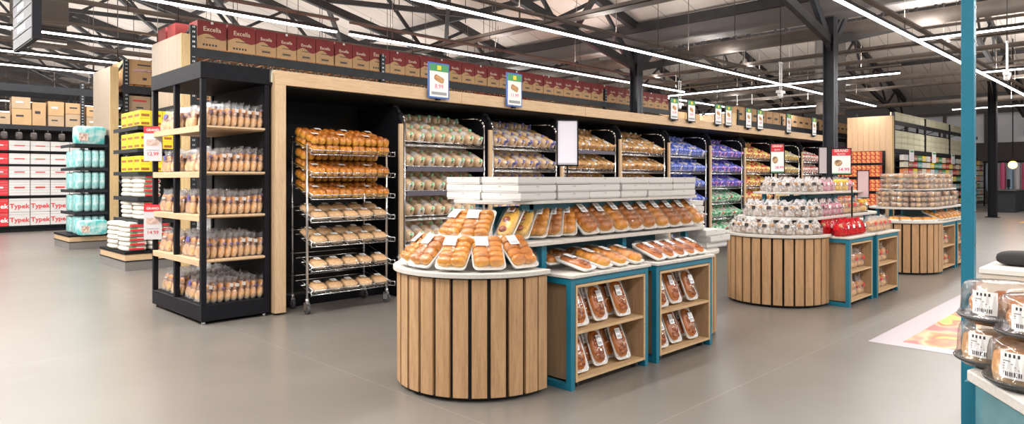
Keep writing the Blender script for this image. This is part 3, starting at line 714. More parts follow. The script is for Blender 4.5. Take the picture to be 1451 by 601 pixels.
for li, z in enumerate((.4, .95, 1.5, 2.02)):
    for k in range(4): tag(obj('snack_stack', OP, None, (28.07, 8.32 + k * .65, z + .001)), f'stack of red-orange packs, {ORD[k]} across, {ORD[li]} shelf up, distant end unit', 'snack stack', 'red-orange packs by the wood panel')

# --- far right end: counter, lamp, person-free tills
t = thing('till_counter', 'distant black checkout counter near the entrance windows', 'counter', (36, 5.55, 0))
obj('body', MB().bx(-1.1, 1.1, -.4, .4, .0, .9).mesh('body', [GREYB], .01), t); obj('top', MB().bx(-1.2, 1.2, -.45, .45, .9, .95).mesh('top', [RUBBER], .01), t)
obj('screen', MB().bx(-.2, .2, -.03, .03, 1.05, 1.4).bx(-.02, .02, -.02, .02, .95, 1.05).mesh('screen', [BLACK]), t)
t = thing('pendant_lamp', 'glowing orange pendant lamp near the far right entrance', 'lamp', (35, 5.25, 2.0))
obj('bulb', MB().blob((0, 0, 0), (.16, .16, .16)).mesh('bulb', [ORANGEL]), t); obj('cord', MB().cyl((0, 0, .15), (0, 0, 5.3), .02, 6).mesh('cord', [BLACK]), t)
t = thing('clothes_rail', 'distant rail of pink and blue garments beside the entrance', 'clothes rail', (42, 6.3, 0))
obj('rail', MB().cyl((0, -1.6, 2.3), (0, 1.2, 2.3), .03, 6).cyl((0, -1.6, 0), (0, -1.6, 2.3), .03, 6).cyl((0, 1.2, 0), (0, 1.2, 2.3), .03, 6).mesh('rail', [BLACK]), t)
for k in range(9): tag(obj('garment', MB().blob((0, 0, -.75), (.22, .12, .75), 0, 10, 8, .5).mesh('garment', [[PINKP, LILAC, mat('pale_blue_cloth', (.35, .5, .65), .8)][k % 3]]), None, (42, 4.9 + k * .3, 2.25)), f'long garment on distant rail, {ORD[k]} from right', 'garment', 'garments on the distant rail')
t = thing('red_number_sign', 'small red lit number sign near far entrance', 'sign', (34, 5.78, 2.6))
obj('hanger', MB().cyl((0, 0, .15), (0, 0, 4.9), .012, 6).mesh('hanger', [BLACK]), t)
obj('panel', MB().bx(-.3, .3, -.05, .05, -.15, .15).mesh('panel', [mat('red_sign', (.7, .02, .05), .5, emis=.8)]), t)
obj('lettering', text_mesh('30', .26, WHITE), t, (0, -.055, 0))

# ================================================================== bakery gondola
YG = 6.66; XG0 = 3.17; XG1 = 18.3
go = thing('bread_gondola', 'long black-backed bread display wall under a wood header', 'display wall', (0, 0, 0))
obj('back_panel', MB().bx(XG0, XG1, YG + 1.15, YG + 1.2, 0, 2.5).mesh('back_panel', [BLACKM]), go)
obj('ceiling_panel', MB().bx(XG0, XG1, YG + .03, YG + 1.15, 2.36, 2.40).mesh('ceiling_panel', [BLACKM]), go)
obj('end_panel', MB().bx(XG1 - .05, XG1, YG, YG + 1.15, 0, 2.4).bx(XG0, XG0 + .04, YG + .1, YG + 1.15, 0, 2.4).mesh('end_panel', [BLACKM]), go)
obj('kick_plate', MB().bx(XG0 + .2, XG1, YG + .30, YG + .33, 0, .12).mesh('kick_plate', [BLACK]), go)
hd = MB(); n = 6
for k in range(n):
    a = XG0 + .02 + (XG1 - XG0 - .02) * k / n; hd.bx(a, a + (XG1 - XG0 - .02) / n - .006, YG - .04, YG + .02, 2.375, 2.52)
obj('header_board', hd.mesh('header_board', [OAKX]), go)
obj('end_post', MB().bx(XG0 + .02, XG0 + .14, YG - .04, YG + .06, .02, 2.375).mesh('end_post', [OAKZ], .003), go, label='pale wood upright at the left end')

# --- corner unit
ux0, ux1, uy0, uy1 = 2.48, 3.16, 6.68, 8.10
cu = thing('corner_shelf_unit', 'black framed open shelving unit with wood shelves of bagged rolls', 'shelf unit', (ux0, uy0, 0))
W = ux1 - ux0; D = uy1 - uy0
obj('base', MB().bx(0, W, 0, D, .03, .185).mesh('base', [BLACK], .004), cu)
obj('canopy', MB().bx(-.01, W, -.01, D, 2.37, 2.53).mesh('canopy', [BLACK], .004), cu)
for px, py in ((0, 0), (W - .05, 0), (0, D - .05), (W - .05, D - .05), (0, D * .5)):
    obj('post', MB().bx(px, px + .05, py, py + .05, .185, 2.37).mesh('post', [BLACK], .003), cu)
for px, py in ((.03, .03), (W - .05, .03), (.03, D - .05)): obj('foot', MB().cyl((px, py, 0), (px, py, .03), .02, 10).mesh('foot', [STEEL]), cu)
obj('side_wall', MB().bx(W - .03, W - .01, .05, D - .05, .185, 2.37).mesh('side_wall', [BLACKM]), cu)
SHZ = [.62, 1.05, 1.475, 1.92]
for z in SHZ: obj('shelf', MB().bx(.03, W - .03, .02, D - .02, z - .03, z).bx(-.005, .03, .05, D - .04, z - .06, z).bx(.05, W - .05, -.005, .02, z - .02, z).mesh('shelf', [OAKY], .002), cu)
# bagged roll packs
def roll_bag(vi):
    b = MB()
    b.blob((0, .07, .05), (.031, .07, .05), 0, 12, 8, .8); b.blob((0, .205, .05), (.031, .07, .05), 0, 12, 8, .8)
    b.blob((0, .075, .125), (.024, .055, .035), 0, 12, 6, .8); b.blob((0, .20, .125), (.024, .055, .035), 0, 12, 6, .8)
    r = []; n = 16
    for z, wx, wy in ((0, .032, .14), (.05, .034, .145), (.10, .031, .14), (.14, .022, .12), (.175, .012, .10), (.21, .018, .115)):
        r.append([(wx * cos(2 * pi * i / n) * (1 + random.uniform(-.12, .12)), .14 + wy * math.copysign(abs(sin(2 * pi * i / n)) ** .6, sin(2 * pi * i / n)) * (1 + random.uniform(-.06, .06)), z + (random.uniform(-.012, .012) if z > .15 else 0)) for i in range(n)])
    f = MB().loft(r, 0, False)
    lb = [MB().bx(-.012, .016, -.004, .0, .118, .128, 0), MB().bx(-.012, .024, .010, .014, .125, .155, 2), MB().bx(-.014, .008, .012, .016, .15, .172, 1)][vi]
    sp = MB().bx(-.034, -.030, .11, .19, .116, .130 + .015 * vi, 2 - vi)
    ms = [VP1, VP2, VP3]
    return b.mesh('rolls', [CR_TAN]), f.mesh('bag', [F_BAG]), lb.mesh('printed_band', ms), sp.mesh('side_print', ms)
VP1 = mat('violet_print', (.12, .10, .30), .4); VP2 = mat('violet_print2', (.18, .13, .16), .4); VP3 = mat('white_print', (.55, .50, .46), .4)
RBS = [roll_bag(v_) for v_ in range(3)]
levels = [('base', .186), ('lowest wood shelf', .621), ('second wood shelf', 1.051), ('third wood shelf', 1.476), ('top wood shelf', 1.921)]
for nmz, z0 in levels:
    for row in range(4):
        for k in range(9):
            if row > 1 and k > 5 and z0 > .3: continue
            ro, ba, la, sp_ = RBS[random.choice((0, 1, 1, 2, 2))]
            kind = ('roll_bag', 'bread bag', None, [('rolls', ro, None, []), ('bag', ba, None, []), ('printed_band', la, None, []), ('side_print', sp_, None, [])])
            spawn(kind, f'bagged rolls, {ORD[k]} from left, {ORD[row]} row back, {nmz} of the corner unit', (ux0 + .078 + k * .066, uy0 + .05 + row * .335, z0 + .002),
                  (0, RAD(random.uniform(4, 12)), RAD(random.uniform(-5, 5))), 'bagged rolls in the corner unit', (random.uniform(1.0, 1.08), 1.0, random.uniform(1.08, 1.2)))
JM = MB().lathe([(.0, 0), (.035, 0), (.037, .08), (.033, .10), (.034, .10), (.034, .12), (0, .12)], 12, mf=lambda u, v: 1 if v > .55 else 0).bx(-.02, .02, -.038, -.03, .03, .06, 2).mesh('spread_jar', [mat('dark_spread', (.05, .02, .015), .2), mat('gold_lid', (.55, .42, .1), .3, .6), mat('orange_label', (.75, .3, .03), .5)])
for zi, z0 in enumerate((1.05, 1.476)):
    for k in range(4): tag(obj('spread_jar', JM, None, (ux0 + .48 + (k % 2) * .085, uy0 + .80 + (k // 2) * .1, z0 - .0 + .002), scale=1.5), f'dark spread jar with gold lid, {ORD[k]} of the group on {["second","third"][zi]} wood shelf', 'jar', 'spread jars in the corner unit')
# hung price cards on the corner unit
def hang_card(label, loc, w, h, rot=0, price='12.99', head='GRAND'):
    t = thing('price_card', label, 'price card', loc, (0, 0, rot), 'price cards')
    obj('card', MB().bx(-w / 2, w / 2, -.004, .004, 0, h).mesh('card', [mat('matt_card', (.55, .53, .55), .7)]), t)
    obj('header_strip', MB().bx(-w / 2, w / 2, -.006, -.004, h * .80, h).mesh('header_strip', [REDP]), t)
    obj('picture', MB().bx(-w * .35, w * .35, -.006, -.004, h * .30, h * .32).bx(-w * .35, w * .35, -.006, -.004, h * .44, h * .62, 1).mesh('picture', [GREYP, mat('card_pic', (.65, .45, .38), .6, vs=40, var=.4)]), t)
    obj('lettering', text_mesh(price, w * .30, REDP), t, (0, -.006, h * .2)); obj('lettering', text_mesh(head, w * .2, WHITE), t, (0, -.008, h * .89))
hang_card('red and white price card hung on corner unit, upper', (ux0 - .01, uy1 - .06, 1.60), .19, .38, RAD(-40))
hang_card('red and white price card hung on corner unit, lower', (ux0 - .01, uy1 - .06, .74), .19, .38, RAD(-40), '14.99')

# --- wire trolley
tx, ty = 3.46, 6.40
tw, td = .98, .46
tr = thing('wire_bread_trolley', 'chrome wire bakery trolley with seven sloping shelves on casters', 'trolley', (tx, ty, 0))
for px, py in ((0, .06), (tw, .06), (0.04, td), (tw - .04, td)):
    obj('post', MB().cyl((px, py, .12), (px, py, 1.76 if py < .1 else 1.86), .013, 10).blob((px, py, 1.76 if py < .1 else 1.86), (.014, .014, .01)).mesh('post', [CHROME]), tr)
wheel = MB().cyl((-.015, 0, .05), (.015, 0, .05), .048, 18).mesh('wheel', [RUBBER])
fork = MB().bx(-.024, -.018, -.02, .03, .04, .12).bx(.018, .024, -.02, .03, .04, .12).bx(-.024, .024, -.02, .03, .10, .12).cyl((0, 0, .11), (0, 0, .16), .02, 10).mesh('fork', [STEEL])
for px, py in ((0, .06), (tw, .06), (.04, td), (tw - .04, td)):
    c = obj('caster', fork, tr, (px, py, 0), (0, 0, random.uniform(-.5, .5))); obj('wheel', wheel, c)
TZ = [.205, .447, .70, .953, 1.19, 1.42, 1.655]; SLP = .30
def wire_shelf(Wd, Dp, lip=.045, n=18, slope=SLP):
    m = MB(); y0 = -.04
    rise = lambda y: (y - y0) * slope
    for y in (y0, y0 + Dp * .25, y0 + Dp * .5, y0 + Dp * .75, y0 + Dp): m.cyl((0, y, rise(y)), (Wd, y, rise(y)), .004, 6)
    for k in range(n + 1): x = Wd * k / n; m.tube([(x, y0, lip), (x, y0, 0), (x, y0 + Dp, rise(y0 + Dp))], .0022, 4)
    m.cyl((-.03, y0 - .012, lip), (Wd + .03, y0 - .012, lip), .005, 6)
    for x in (0, Wd): m.tube([(x, y0, 0), (x - .0 + (.04 if x else -.04), y0 - .03, -.0), (x + (.04 if x else -.04), y0 - .03, lip), (x, y0 - .012, lip)], .004, 5); m.tube([(x, y0, lip), (x, y0 + Dp, rise(y0 + Dp) + .05)], .004, 5)
    return m.mesh('wire_shelf', [CHROME])
WS = wire_shelf(tw - .03, td + .04)
for z in TZ: obj('wire_shelf', WS, tr, (.015, 0, z))
def bun_pack(nx, ny, bw, bl, h, cm, fm=F_CLEAR, label=True, name='bun_pack'):
    b = MB()
    for i in range(nx):
        for j in range(ny): b.blob(((i - (nx - 1) / 2) * bw * 1.9, bl + j * bl * 1.9, h * .45), (bw * 1.04, bl * 1.06, h * .56 * random.uniform(.92, 1.08)), 0, 12, 8, .85)
    Wp = bw * nx + .004; Lp = bl * ny
    f = MB(); f.blob((0, Lp, h * .48), (Wp * 1.03, Lp * 1.08, h * .64), 0, 18, 8, .45, jit=.03)
    lb = MB().bx(-.035, .03, Lp * 1.0, Lp * 1.0 + .05, h * 1.10, h * 1.115, 0)
    for q in range(5): lb.bx(-.03 + q * .009, -.026 + q * .009, Lp + .01, Lp + .03, h * 1.115, h * 1.12, 1)
    parts = [('buns', b.mesh('buns', [cm]), None, []), ('film_wrap', f.mesh('film_wrap', [fm]), None, [])]
    if label: parts.append(('price_label', lb.mesh('price_label', [WHITE, PRINT]), None, []))
    return (name, 'bread pack', None, parts)
BP1 = bun_pack(2, 2, .038, .055, .082, CR_GOLD); BP1b = bun_pack(2, 2, .038, .055, .088, CR_GOLD, label=False)
BP2 = bun_pack(1, 1, .085, .085, .075, CR_PALE, name='loaf_pack')
names_t = ['bottom shelf', 'second shelf up', 'third shelf up', 'middle shelf', 'fifth shelf up', 'sixth shelf up', 'top shelf']
for si, z in enumerate(TZ):
    sl = math.atan(SLP)
    if si >= 4:
        layers = 2 if si == 6 else 1
        for lay in range(layers + 0):
            for row in range(2):
                for k in range(6):
                    spawn([BP1, BP1b][(k + row) % 2], f'golden brioche bun pack, {ORD[k]} from left, {["front","rear"][row]}{" upper" if lay else ""} row, {names_t[si]} of trolley',
                          (tx + .095 + k * .158, ty - .03 + row * .225, z + .012 + row * .225 * SLP + lay * .088), (sl, 0, RAD(random.uniform(-3, 3))), 'brioche bun packs on the wire trolley', 1.0)
        if si in (4, 5):
            for k in range(6): spawn(BP1b, f'golden brioche pack stacked above, {ORD[k]} from left, {names_t[si]} of trolley', (tx + .095 + k * .158, ty + .19, z + .115 + .07), (sl, 0, 0), 'brioche bun packs on the wire trolley')
    else:
        for row in range(2 if si > 1 else 1):
            for k in range(5):
                spawn(BP2, f'floury loaf in clear wrap, {ORD[k]} from left, {["front","rear"][row]} row, {names_t[si]} of trolley',
                      (tx + .12 + k * .185, ty - .03 + row * .20, z + .012 + row * .20 * SLP), (sl, 0, RAD(random.uniform(-6, 6))), 'floury loaves on the wire trolley', (1.0, 1.0, 1.0) if si > 1 else (1, 1.1, .95))

# --- bread racks
BX = [4.77, 6.23, 7.70, 9.17, 10.65, 12.15, 13.6, 15.1, 16.6, 18.1]
BZ = [.30, .61, .915, 1.22, 1.52, 1.82]
def bagmat(nm, a, b, sc=22, rough=.22): return mat(nm, a, rough, col2=b, vs=sc, ov=.12, coat=.5, bmp=.5, bs=35)
BRW = bagmat('bag_brown', (.36, .16, .06), (.60, .36, .18))
def loafbag(name, body, band, tip, cap, seed):
    random.seed(seed)
    m = MB()
    def mf(u, v):
        if .42 < v < .62 : return 1
        return 0
    # loaf laid along Y, front end at y=0
    rings = []; n = 14
    for j, (y, k) in enumerate(((0, .35), (.012, .78), (.04, .97), (.10, 1), (.14, .99), (.20, 1), (.25, .98), (.275, .8), (.285, .4))):
        rg = []
        for i in range(n):
            a = 2 * pi * i / n
            x = math.copysign(abs(cos(a)) ** .55, cos(a)) * .060 * k; z = math.copysign(abs(sin(a)) ** .6, sin(a)) * .056 * k * (1.08 if sin(a) > 0 else 1)
            rg.append((x * (1 + random.uniform(-.05, .05)), y, .058 + z * (1 + random.uniform(-.04, .04))))
        rings.append(rg)
    def mf2(u, v):
        if v < .12: return 2
        if .5 < u and (name == 'loaf') and body in (TANB, GOLDB): return 4
        if .26 < v < .60 and (u < .5): return 1
        return 0
    m.loft(rings, 0, True, mf=mf2)
    tl = MB(); tl = m
    tl.cyl((-.01, .004, .075), (-.02, -.018, .10), .010, 7, 3, .006); tl.cyl((-.02, -.018, .10), (-.03, -.03, .125), .006, 7, 3, .022)
    return m.mesh(name, [body, band, tip, cap, BRW])
def bagmat(nm, a, b, sc=22, rough=.22): return mat(nm, a, rough, col2=b, vs=sc, ov=.12, coat=.5, bmp=.5, bs=35)
TANB = bagmat('bag_tan', (.76, .58, .40), (.56, .35, .19)); GOLDB = bagmat('bag_golden', (.72, .46, .20), (.46, .20, .06)); WHB = bagmat('bag_white', (.80, .76, .72), (.62, .55, .50))
GRB = bagmat('bag_green', (.03, .36, .14), (.55, .70, .55)); NAVB = bagmat('bag_navy', (.03, .035, .22), (.3, .3, .55)); BLB = bagmat('bag_blue', (.03, .07, .50), (.35, .42, .80))
VIOB = bagmat('bag_violet', (.07, .04, .46), (.30, .25, .70)); PKB = bagmat('bag_pink', (.62, .15, .40), (.8, .5, .6)); YLB = bagmat('bag_yellow', (.85, .60, .06), (.85, .75, .4)); RDB = bagmat('bag_red', (.70, .04, .04), (.80, .35, .25))
LK = {'green': loafbag('loaf', TANB, WHB, TANB, GRB, 1), 'green2': loafbag('loaf', TANB, TANB, WHB, GRB, 2),
      'navy': loafbag('loaf', TANB, WHB, TANB, NAVB, 3), 'navy2': loafbag('loaf', TANB, GOLDB, NAVB, NAVB, 4),
      'gold': loafbag('loaf', GOLDB, GOLDB, GOLDB, WHB, 5), 'gold2': loafbag('loaf', GOLDB, WHB, BRW, BRW, 6),
      'blue': loafbag('loaf', BLB, WHB, BLB, BLB, 7), 'blue2': loafbag('loaf', BLB, BLB, WHB, BLB, 8),
      'violet': loafbag('loaf', VIOB, BLB, PKB, VIOB, 9), 'violet2': loafbag('loaf', VIOB, WHB, VIOB, PKB, 10),
      'leaf': loafbag('loaf', GRB, WHB, GRB, GRB, 11), 'leaf2': loafbag('loaf', GRB, GRB, WHB, RDB, 12),
      'yellow': loafbag('loaf', YLB, RDB, RDB, YLB, 13), 'yellow2': loafbag('loaf', RDB, YLB, YLB, RDB, 14),
      'red': loafbag('loaf', WHB, RDB, RDB, WHB, 15), 'mix': loafbag('loaf', YLB, WHB, GOLDB, WHB, 16)}
random.seed(99)
desc = {'green': 'sliced loaf in clear green-tied bag', 'navy': 'sliced loaf in clear navy-tied bag', 'gold': 'golden loaf in clear bag', 'blue': 'blue bagged loaf', 'violet': 'violet-blue bagged loaf',
        'leaf': 'green bagged loaf', 'yellow': 'red and yellow bagged loaf', 'red': 'red and white bagged loaf', 'mix': 'yellow bagged loaf', 'white': 'pale loaf'}
bays = [('green',) * 6, ('navy',) * 6, ('gold',) * 6, ('gold',) * 6, ('blue', 'red', 'blue', 'blue', 'blue', 'blue'), ('leaf', 'leaf', 'leaf', 'violet', 'violet', 'violet'),
        ('yellow',) * 6, ('mix', 'red', 'mix', 'red', 'mix', 'mix'), ('red',) * 6]
rw = BX[1] - BX[0] - .16
RSL = .45
rs = MB()
for y in (0, .14, .28, .42, .56): rs.cyl((0, y, y * RSL), (rw, y, y * RSL), .005, 5)
for k in range(17): rs.tube([(rw * k / 16, -.01, .04), (rw * k / 16, 0, 0), (rw * k / 16, .56, .56 * RSL)], .0025, 4)
rs.cyl((-.01, -.012, .04), (rw + .01, -.012, .04), .006, 6); rs.cyl((-.01, -.012, -.015), (rw + .01, -.012, -.015), .008, 6)
rs = rs.mesh('wire_shelf', [CHROME])
strip = MB().bx(.02, rw - .02, -.026, -.02, -.02, .035).mesh('shelf_strip', [mat('grey_violet_strip', (.10, .09, .12), .35)])
LOAVES = []
for bi in range(9):
    x0 = BX[bi] + .08
    rk = thing('bread_rack', f'chrome sloping bread rack of the {ORD[bi]} bay from the trolley', 'bread rack', (x0, YG + .02, 0), group='chrome bread racks')
    for x in (0, rw):
        pts = [(x, 0, 0), (x, 0, 2.08)] + [(x, .18 * (1 - cos(a)), 2.08 + .14 * sin(a)) for a in (.4, .8, 1.2, 1.57)] + [(x, .60, 2.24), (x, .60, 0)]
        obj('side_frame', MB().tube(pts, .014, 10).mesh('side_frame', [CHROME]), rk)
    for si, z in enumerate(BZ):
        s = obj('wire_shelf', rs, rk, (0, 0, z))
        if (bi == 0 and si in (3, 4)) or (bi == 2 and si == 5): obj('shelf_strip', strip, s)
    for si, z in enumerate(BZ):
        kd = bays[bi][si]
        for row in range(2 if si < 5 else 3):
            for k in range(8):
                if row and k == 0 and bi > 0 and si < 3: continue
                kk = kd + ('2' if (k * 7 + row * 3 + si) % 3 == 0 and kd + '2' in LK else '')
                LOAVES.append((LK[kk], (x0 + .085 + k * (rw - .17) / 7, YG + .03 + row * .235, z + .008 + row * .235 * RSL + (.05 if row == 2 else 0)),
                        (math.atan(RSL) if row < 2 else .2, 0, RAD(random.uniform(-4, 4))), (1.04, 1.0, random.uniform(1.05, 1.22)), (bi, si, row),
                    f'{desc[kd].replace("bagged ","")}, {ORD[k]} from left, {ORD[row]} row, {ORD[si]} shelf up, {ORD[bi]} rack', f'loaves on the {ORD[bi]} bread rack'))
def lscore(q):
    me, p, r_, sc_, (bi, si, row), lb, gr = q
    s_ = math.hypot(p[0], p[1]) * (1 if row == 0 else 1.35)
    if bi >= 1 and si < 2: s_ *= 1.8
    if bi >= 2 and si < 4: s_ *= 1.9
    return s_
LOAVES.sort(key=lscore)
for me, p, r_, sc_, key, lb, gr in LOAVES[:300]: tag(obj('bread_loaf', me, None, p, r_, sc_), lb, 'bread', gr)
def merge(items, name):
    vs = []; fs = []; mi = []; mats = []
    for me, p, r_, sc_ in items:
        M4 = Matrix.LocRotScale(Vector(p), Euler(r_), Vector(sc_)); o = len(vs)
        idx = []
        for mt in me.materials:
            if mt not in mats: mats.append(mt)
            idx.append(mats.index(mt))
        vs += [tuple(M4 @ v.co) for v in me.vertices]
        for pl_ in me.polygons: fs.append([o + a for a in pl_.vertices]); mi.append(idx[pl_.material_index])
    out = bpy.data.meshes.new(name); out.from_pydata(vs, [], fs)
    for mt in mats: out.materials.append(mt)
    out.polygons.foreach_set('material_index', mi); out.polygons.foreach_set('use_smooth', [True] * len(fs)); out.update()
    return out
tag(obj('bread_loaves', merge([q[:4] for q in LOAVES[300:]], 'bread_loaves')), 'remaining smaller bagged loaves filling the farther bread racks', 'bread', kind='stuff')
for i, x in enumerate(BX):
    d = thing('bay_divider', f'black divider with wood front strip, {ORD[i]} from left between the bread racks', 'divider', (x, YG, 0), group='bay dividers')
    poly = [(0, 0), (0, 2.12), (.04, 2.2), (.14, 2.27), (.9, 2.30), (.9, 0)]
    m = MB(); n = len(poly)
    vs = [(-.02, y, z) for y, z in poly] + [(.02, y, z) for y, z in poly]
    m.add(vs, [tuple(range(n)), tuple(reversed(range(n, 2 * n)))] + [(j, n + j, n + (j + 1) % n, (j + 1) % n) for j in range(n)])
    obj('panel', m.mesh('panel', [BLACK]), d); obj('wood_strip', MB().bx(-.028, .028, -.03, -.002, .02, 2.06).mesh('wood_strip', [OAKZ]), d)
    obj('curved_cap', MB().tube([(0, -.01, 2.06), (0, 0, 2.18), (0, .06, 2.26), (0, .2, 2.30)], .022, 8).mesh('curved_cap', [BLACK]), d)

# --- price cards standing on the header
def header_card(label, u, w, h, zb=2.44, price='8.99', big=True):
    rr = (u - 725.5) / 960; X = (YG - .07) * (1 + rr) / (1 - rr)
    t = thing('header_sign', label, 'sign', (X, YG - .075, zb), group='signs on the bread header')
    obj('frame', MB().bx(-w / 2, w / 2, -.008, .008, 0, h).mesh('frame', [BLUEP if big else GREYB]), t)
    obj('paper', MB().bx(-w / 2 + .02, w / 2 - .02, -.012, -.008, .02, h - .02).mesh('paper', [WHITE]), t)
    gb = MB().bx(-w / 2 + .02, w / 2 - .02, -.014, -.012, h * .76, h - .02); gb.bx(-.03, .03, -.016, -.014, h * .80, h * .92, 1)
    obj('green_band', gb.mesh('green_band', [GREENP, YELP]), t)
    obj('loaf_picture', MB().at((0, -.013, h * .55), (0, .35, 0)).blob((0, 0, 0), (w * .24, .003, h * .085), 0, 14, 8, .5).mesh('loaf_picture', [mat('loaf_pic', (.38, .17, .07), .6, vs=40, col2=(.6, .35, .15))]), t)
    obj('lettering', text_mesh(price, w * .24, PINKP), t, (0, -.013, h * .33))
    obj('small_print', MB().bx(-w * .36, w * .36, -.014, -.012, h * .10, h * .18).mesh('small_print', [GREYP]), t)
    obj('clip', MB().bx(-.03, .03, -.01, .03, -.02, .0).mesh('clip', [BLACK]), t)
hs = [(621, .33, .44, 'large blue-framed sign with a brown loaf, leftmost on the wood header', '8.99', True), (728, .30, .46, 'large blue-framed loaf sign, second from left on the wood header', '11.99', True),
      (954.5, .27, .40, 'narrow sign on header, leftmost of the right-hand group', '13.99', False), (979, .28, .41, 'narrow sign on header, second of the right-hand group', '9.99', False),
      (1017, .27, .42, 'narrow sign on header, third of the right-hand group', '12.99', False), (1031.5, .27, .42, 'narrow sign on header, fourth of the right-hand group', '12.99', False),
      (1060, .27, .44, 'narrow sign on header, fifth of the right-hand group', '9.99', False), (1076.5, .28, .44, 'narrow sign on header, sixth of the right-hand group', '9.99', False),
      (1117, .26, .46, 'narrow sign on header, seventh of the right-hand group', '9.99', False), (1153, .26, .46, 'narrow sign on header, rightmost, beside the blue column', '9.99', False)]
for u, w_, h_, lb, pr, bg_ in hs: header_card(lb, u, w_, h_, 2.40 if u < 800 else 2.47, pr, bg_)

# ================================================================== island displays
def arcpts(cx, cy, R, a0, a1, n): return [(cx + R * cos(RAD(a0 + (a1 - a0) * i / n)), cy + R * sin(RAD(a0 + (a1 - a0) * i / n))) for i in range(n + 1)]
def drum(label, xc, yc, R, d, ztop=.81):
    """half-round slatted counter; d=-1 bulges to -X, +1 to +X"""
    t = thing('slatted_drum_counter', label, 'display counter', (xc, yc, 0), (0, 0, 0 if d < 0 else pi), 'half-round slatted counters')
    ext = .06
    core = [(ext, R - .03), *arcpts(0, 0, R - .03, 90, 270, 28), (ext, -(R - .03))]
    obj('dark_core', MB().prism(core, .012, ztop - .045).mesh('dark_core', [BLACKM]), t)
    sl = MB(); n = 15; w = 180 / n
    for k in range(n):
        a0 = 90 + k * w + 1.2; a1 = 90 + (k + 1) * w - 1.2
        poly = arcpts(0, 0, R, a0, a1, 2) + list(reversed(arcpts(0, 0, R - .025, a0, a1, 2)))
        sl.prism(poly, .03, ztop - .04)
    for sy in (1, -1): sl.prism([(0, sy * R), (ext + .02, sy * R), (ext + .02, sy * (R - .025)), (0, sy * (R - .025))], .03, ztop - .04)
    obj('slat_cladding', sl.mesh('slat_cladding', [OAK]), t)
    top = [(ext + .03, R + .025), *arcpts(0, 0, R + .025, 90, 270, 40), (ext + .03, -(R + .025))]
    obj('countertop', MB().prism(top, ztop - .030, ztop).mesh('countertop', [COUNTER], .003), t)
def cart(label, x0, x1, y0, dpt, ztop=.765):
    """teal-framed cart: frame, wood cabinet open to -Y with one shelf, worktop, casters"""
    t = thing('display_cart', label, 'display cart', (x0, y0, 0), group='teal framed carts')
    W = x1 - x0; s = .042; zt = ztop - .025
    f = MB()
    for x in (0, W - s):
        f.bx(x, x + s, 0, s, 0, zt); f.bx(x, x + s, dpt - s, dpt, 0, zt); f.bx(x, x + s, s, dpt - s, 0, s); f.bx(x, x + s, s, dpt - s, zt - s, zt)
    f.bx(s, W - s, 0, s, zt - s, zt); f.bx(s, W - s, dpt - s, dpt, zt - s, zt)
    obj('frame', f.mesh('frame', [TEAL], .002), t)
    b = MB(); a = s + .004; c = W - s - .004; th = .018; z0 = .05; z1 = zt - s - .004
    b.bx(a, a + th, .0, dpt - .06, z0, z1); b.bx(c - th, c, .0, dpt - .06, z0, z1); b.bx(a + th, c - th, dpt - .08, dpt - .06, z0, z1)
    cb = obj('cabinet', b.mesh('cabinet', [CABW]), t)
    e = MB(); e.bx(a + th, c - th, .0, dpt - .08, z0, z0 + th); e.bx(a + th, c - th, .0, dpt - .08, z1 - th, z1)
    e.bx(a, a + th, -.004, 0, z0, z1); e.bx(c - th, c, -.004, 0, z0, z1)
    obj('cabinet_edge', e.mesh('cabinet_edge', [SHELFW]), cb)
    obj('shelf', MB().bx(a + th, c - th, .0, dpt - .08, .365, .385).mesh('shelf', [SHELFW], .001), t)
    obj('countertop', MB().bx(-.012, W + .012, -.02, dpt + .01, ztop - .022, ztop).mesh('countertop', [COUNTER], .003), t)
    for px, py in ((a + .06, .05), (c - .06, .05), (a + .06, dpt - .12), (c - .06, dpt - .12)):
        k = obj('caster', MB().bx(-.02, .02, -.015, .015, .04, .05).cyl((-.004, 0, .02), (-.004, 0, .05), .008, 8).mesh('caster', [STEEL]), t, (px, py, 0))
        obj('wheel', MB().cyl((-.012, 0, .022), (.012, 0, .022), .021, 14).mesh('wheel', [RUBBER]), k)
def stadium(x0, x1, yc, R, n=24): return arcpts(x0, yc, R, 90, 270, n) + arcpts(x1, yc, R, -90, 90, n)
def tiers(label, x0, x1, yc, Rm=.46, Rt=.385, zm=.975, zt=1.25, zc=.767):
    t = thing('tiered_shelf_stand', label, 'shelf stand', (0, 0, 0), group='two-tier teal stands')
    obj('middle_shelf', MB().prism(stadium(x0, x1, yc, Rm), zm - .028, zm).mesh('middle_shelf', [COUNTER], .003), t)
    obj('top_shelf', MB().prism(stadium(x0 + .13, x1, yc, Rt), zt - .022, zt).mesh('top_shelf', [COUNTER], .003), t)
    n = 3
    for k in range(n):
        x = x0 + .10 + (x1 - x0 - .2) * k / (n - 1)
        for sy in (-1, 1):
            obj('lower_post', MB().bx(x - .025, x + .025, yc + sy * (Rm - .08) - .025, yc + sy * (Rm - .08) + .025, zc, zm - .029).mesh('lower_post', [TEAL]), t)
            obj('upper_post', MB().bx(x - .02, x + .02, yc + sy * (Rt - .12) - .02, yc + sy * (Rt - .12) + .02, zm, zt - .023).mesh('upper_post', [TEAL]), t)
    obj('spine_panel', MB().bx(x0, x1, yc - .01, yc + .01, zc, zt - .05).bx(x0 + .0, x1, yc - Rt + .10, yc - Rt + .12, zt - .065, zt - .023).mesh('spine_panel', [TEALD]), t)

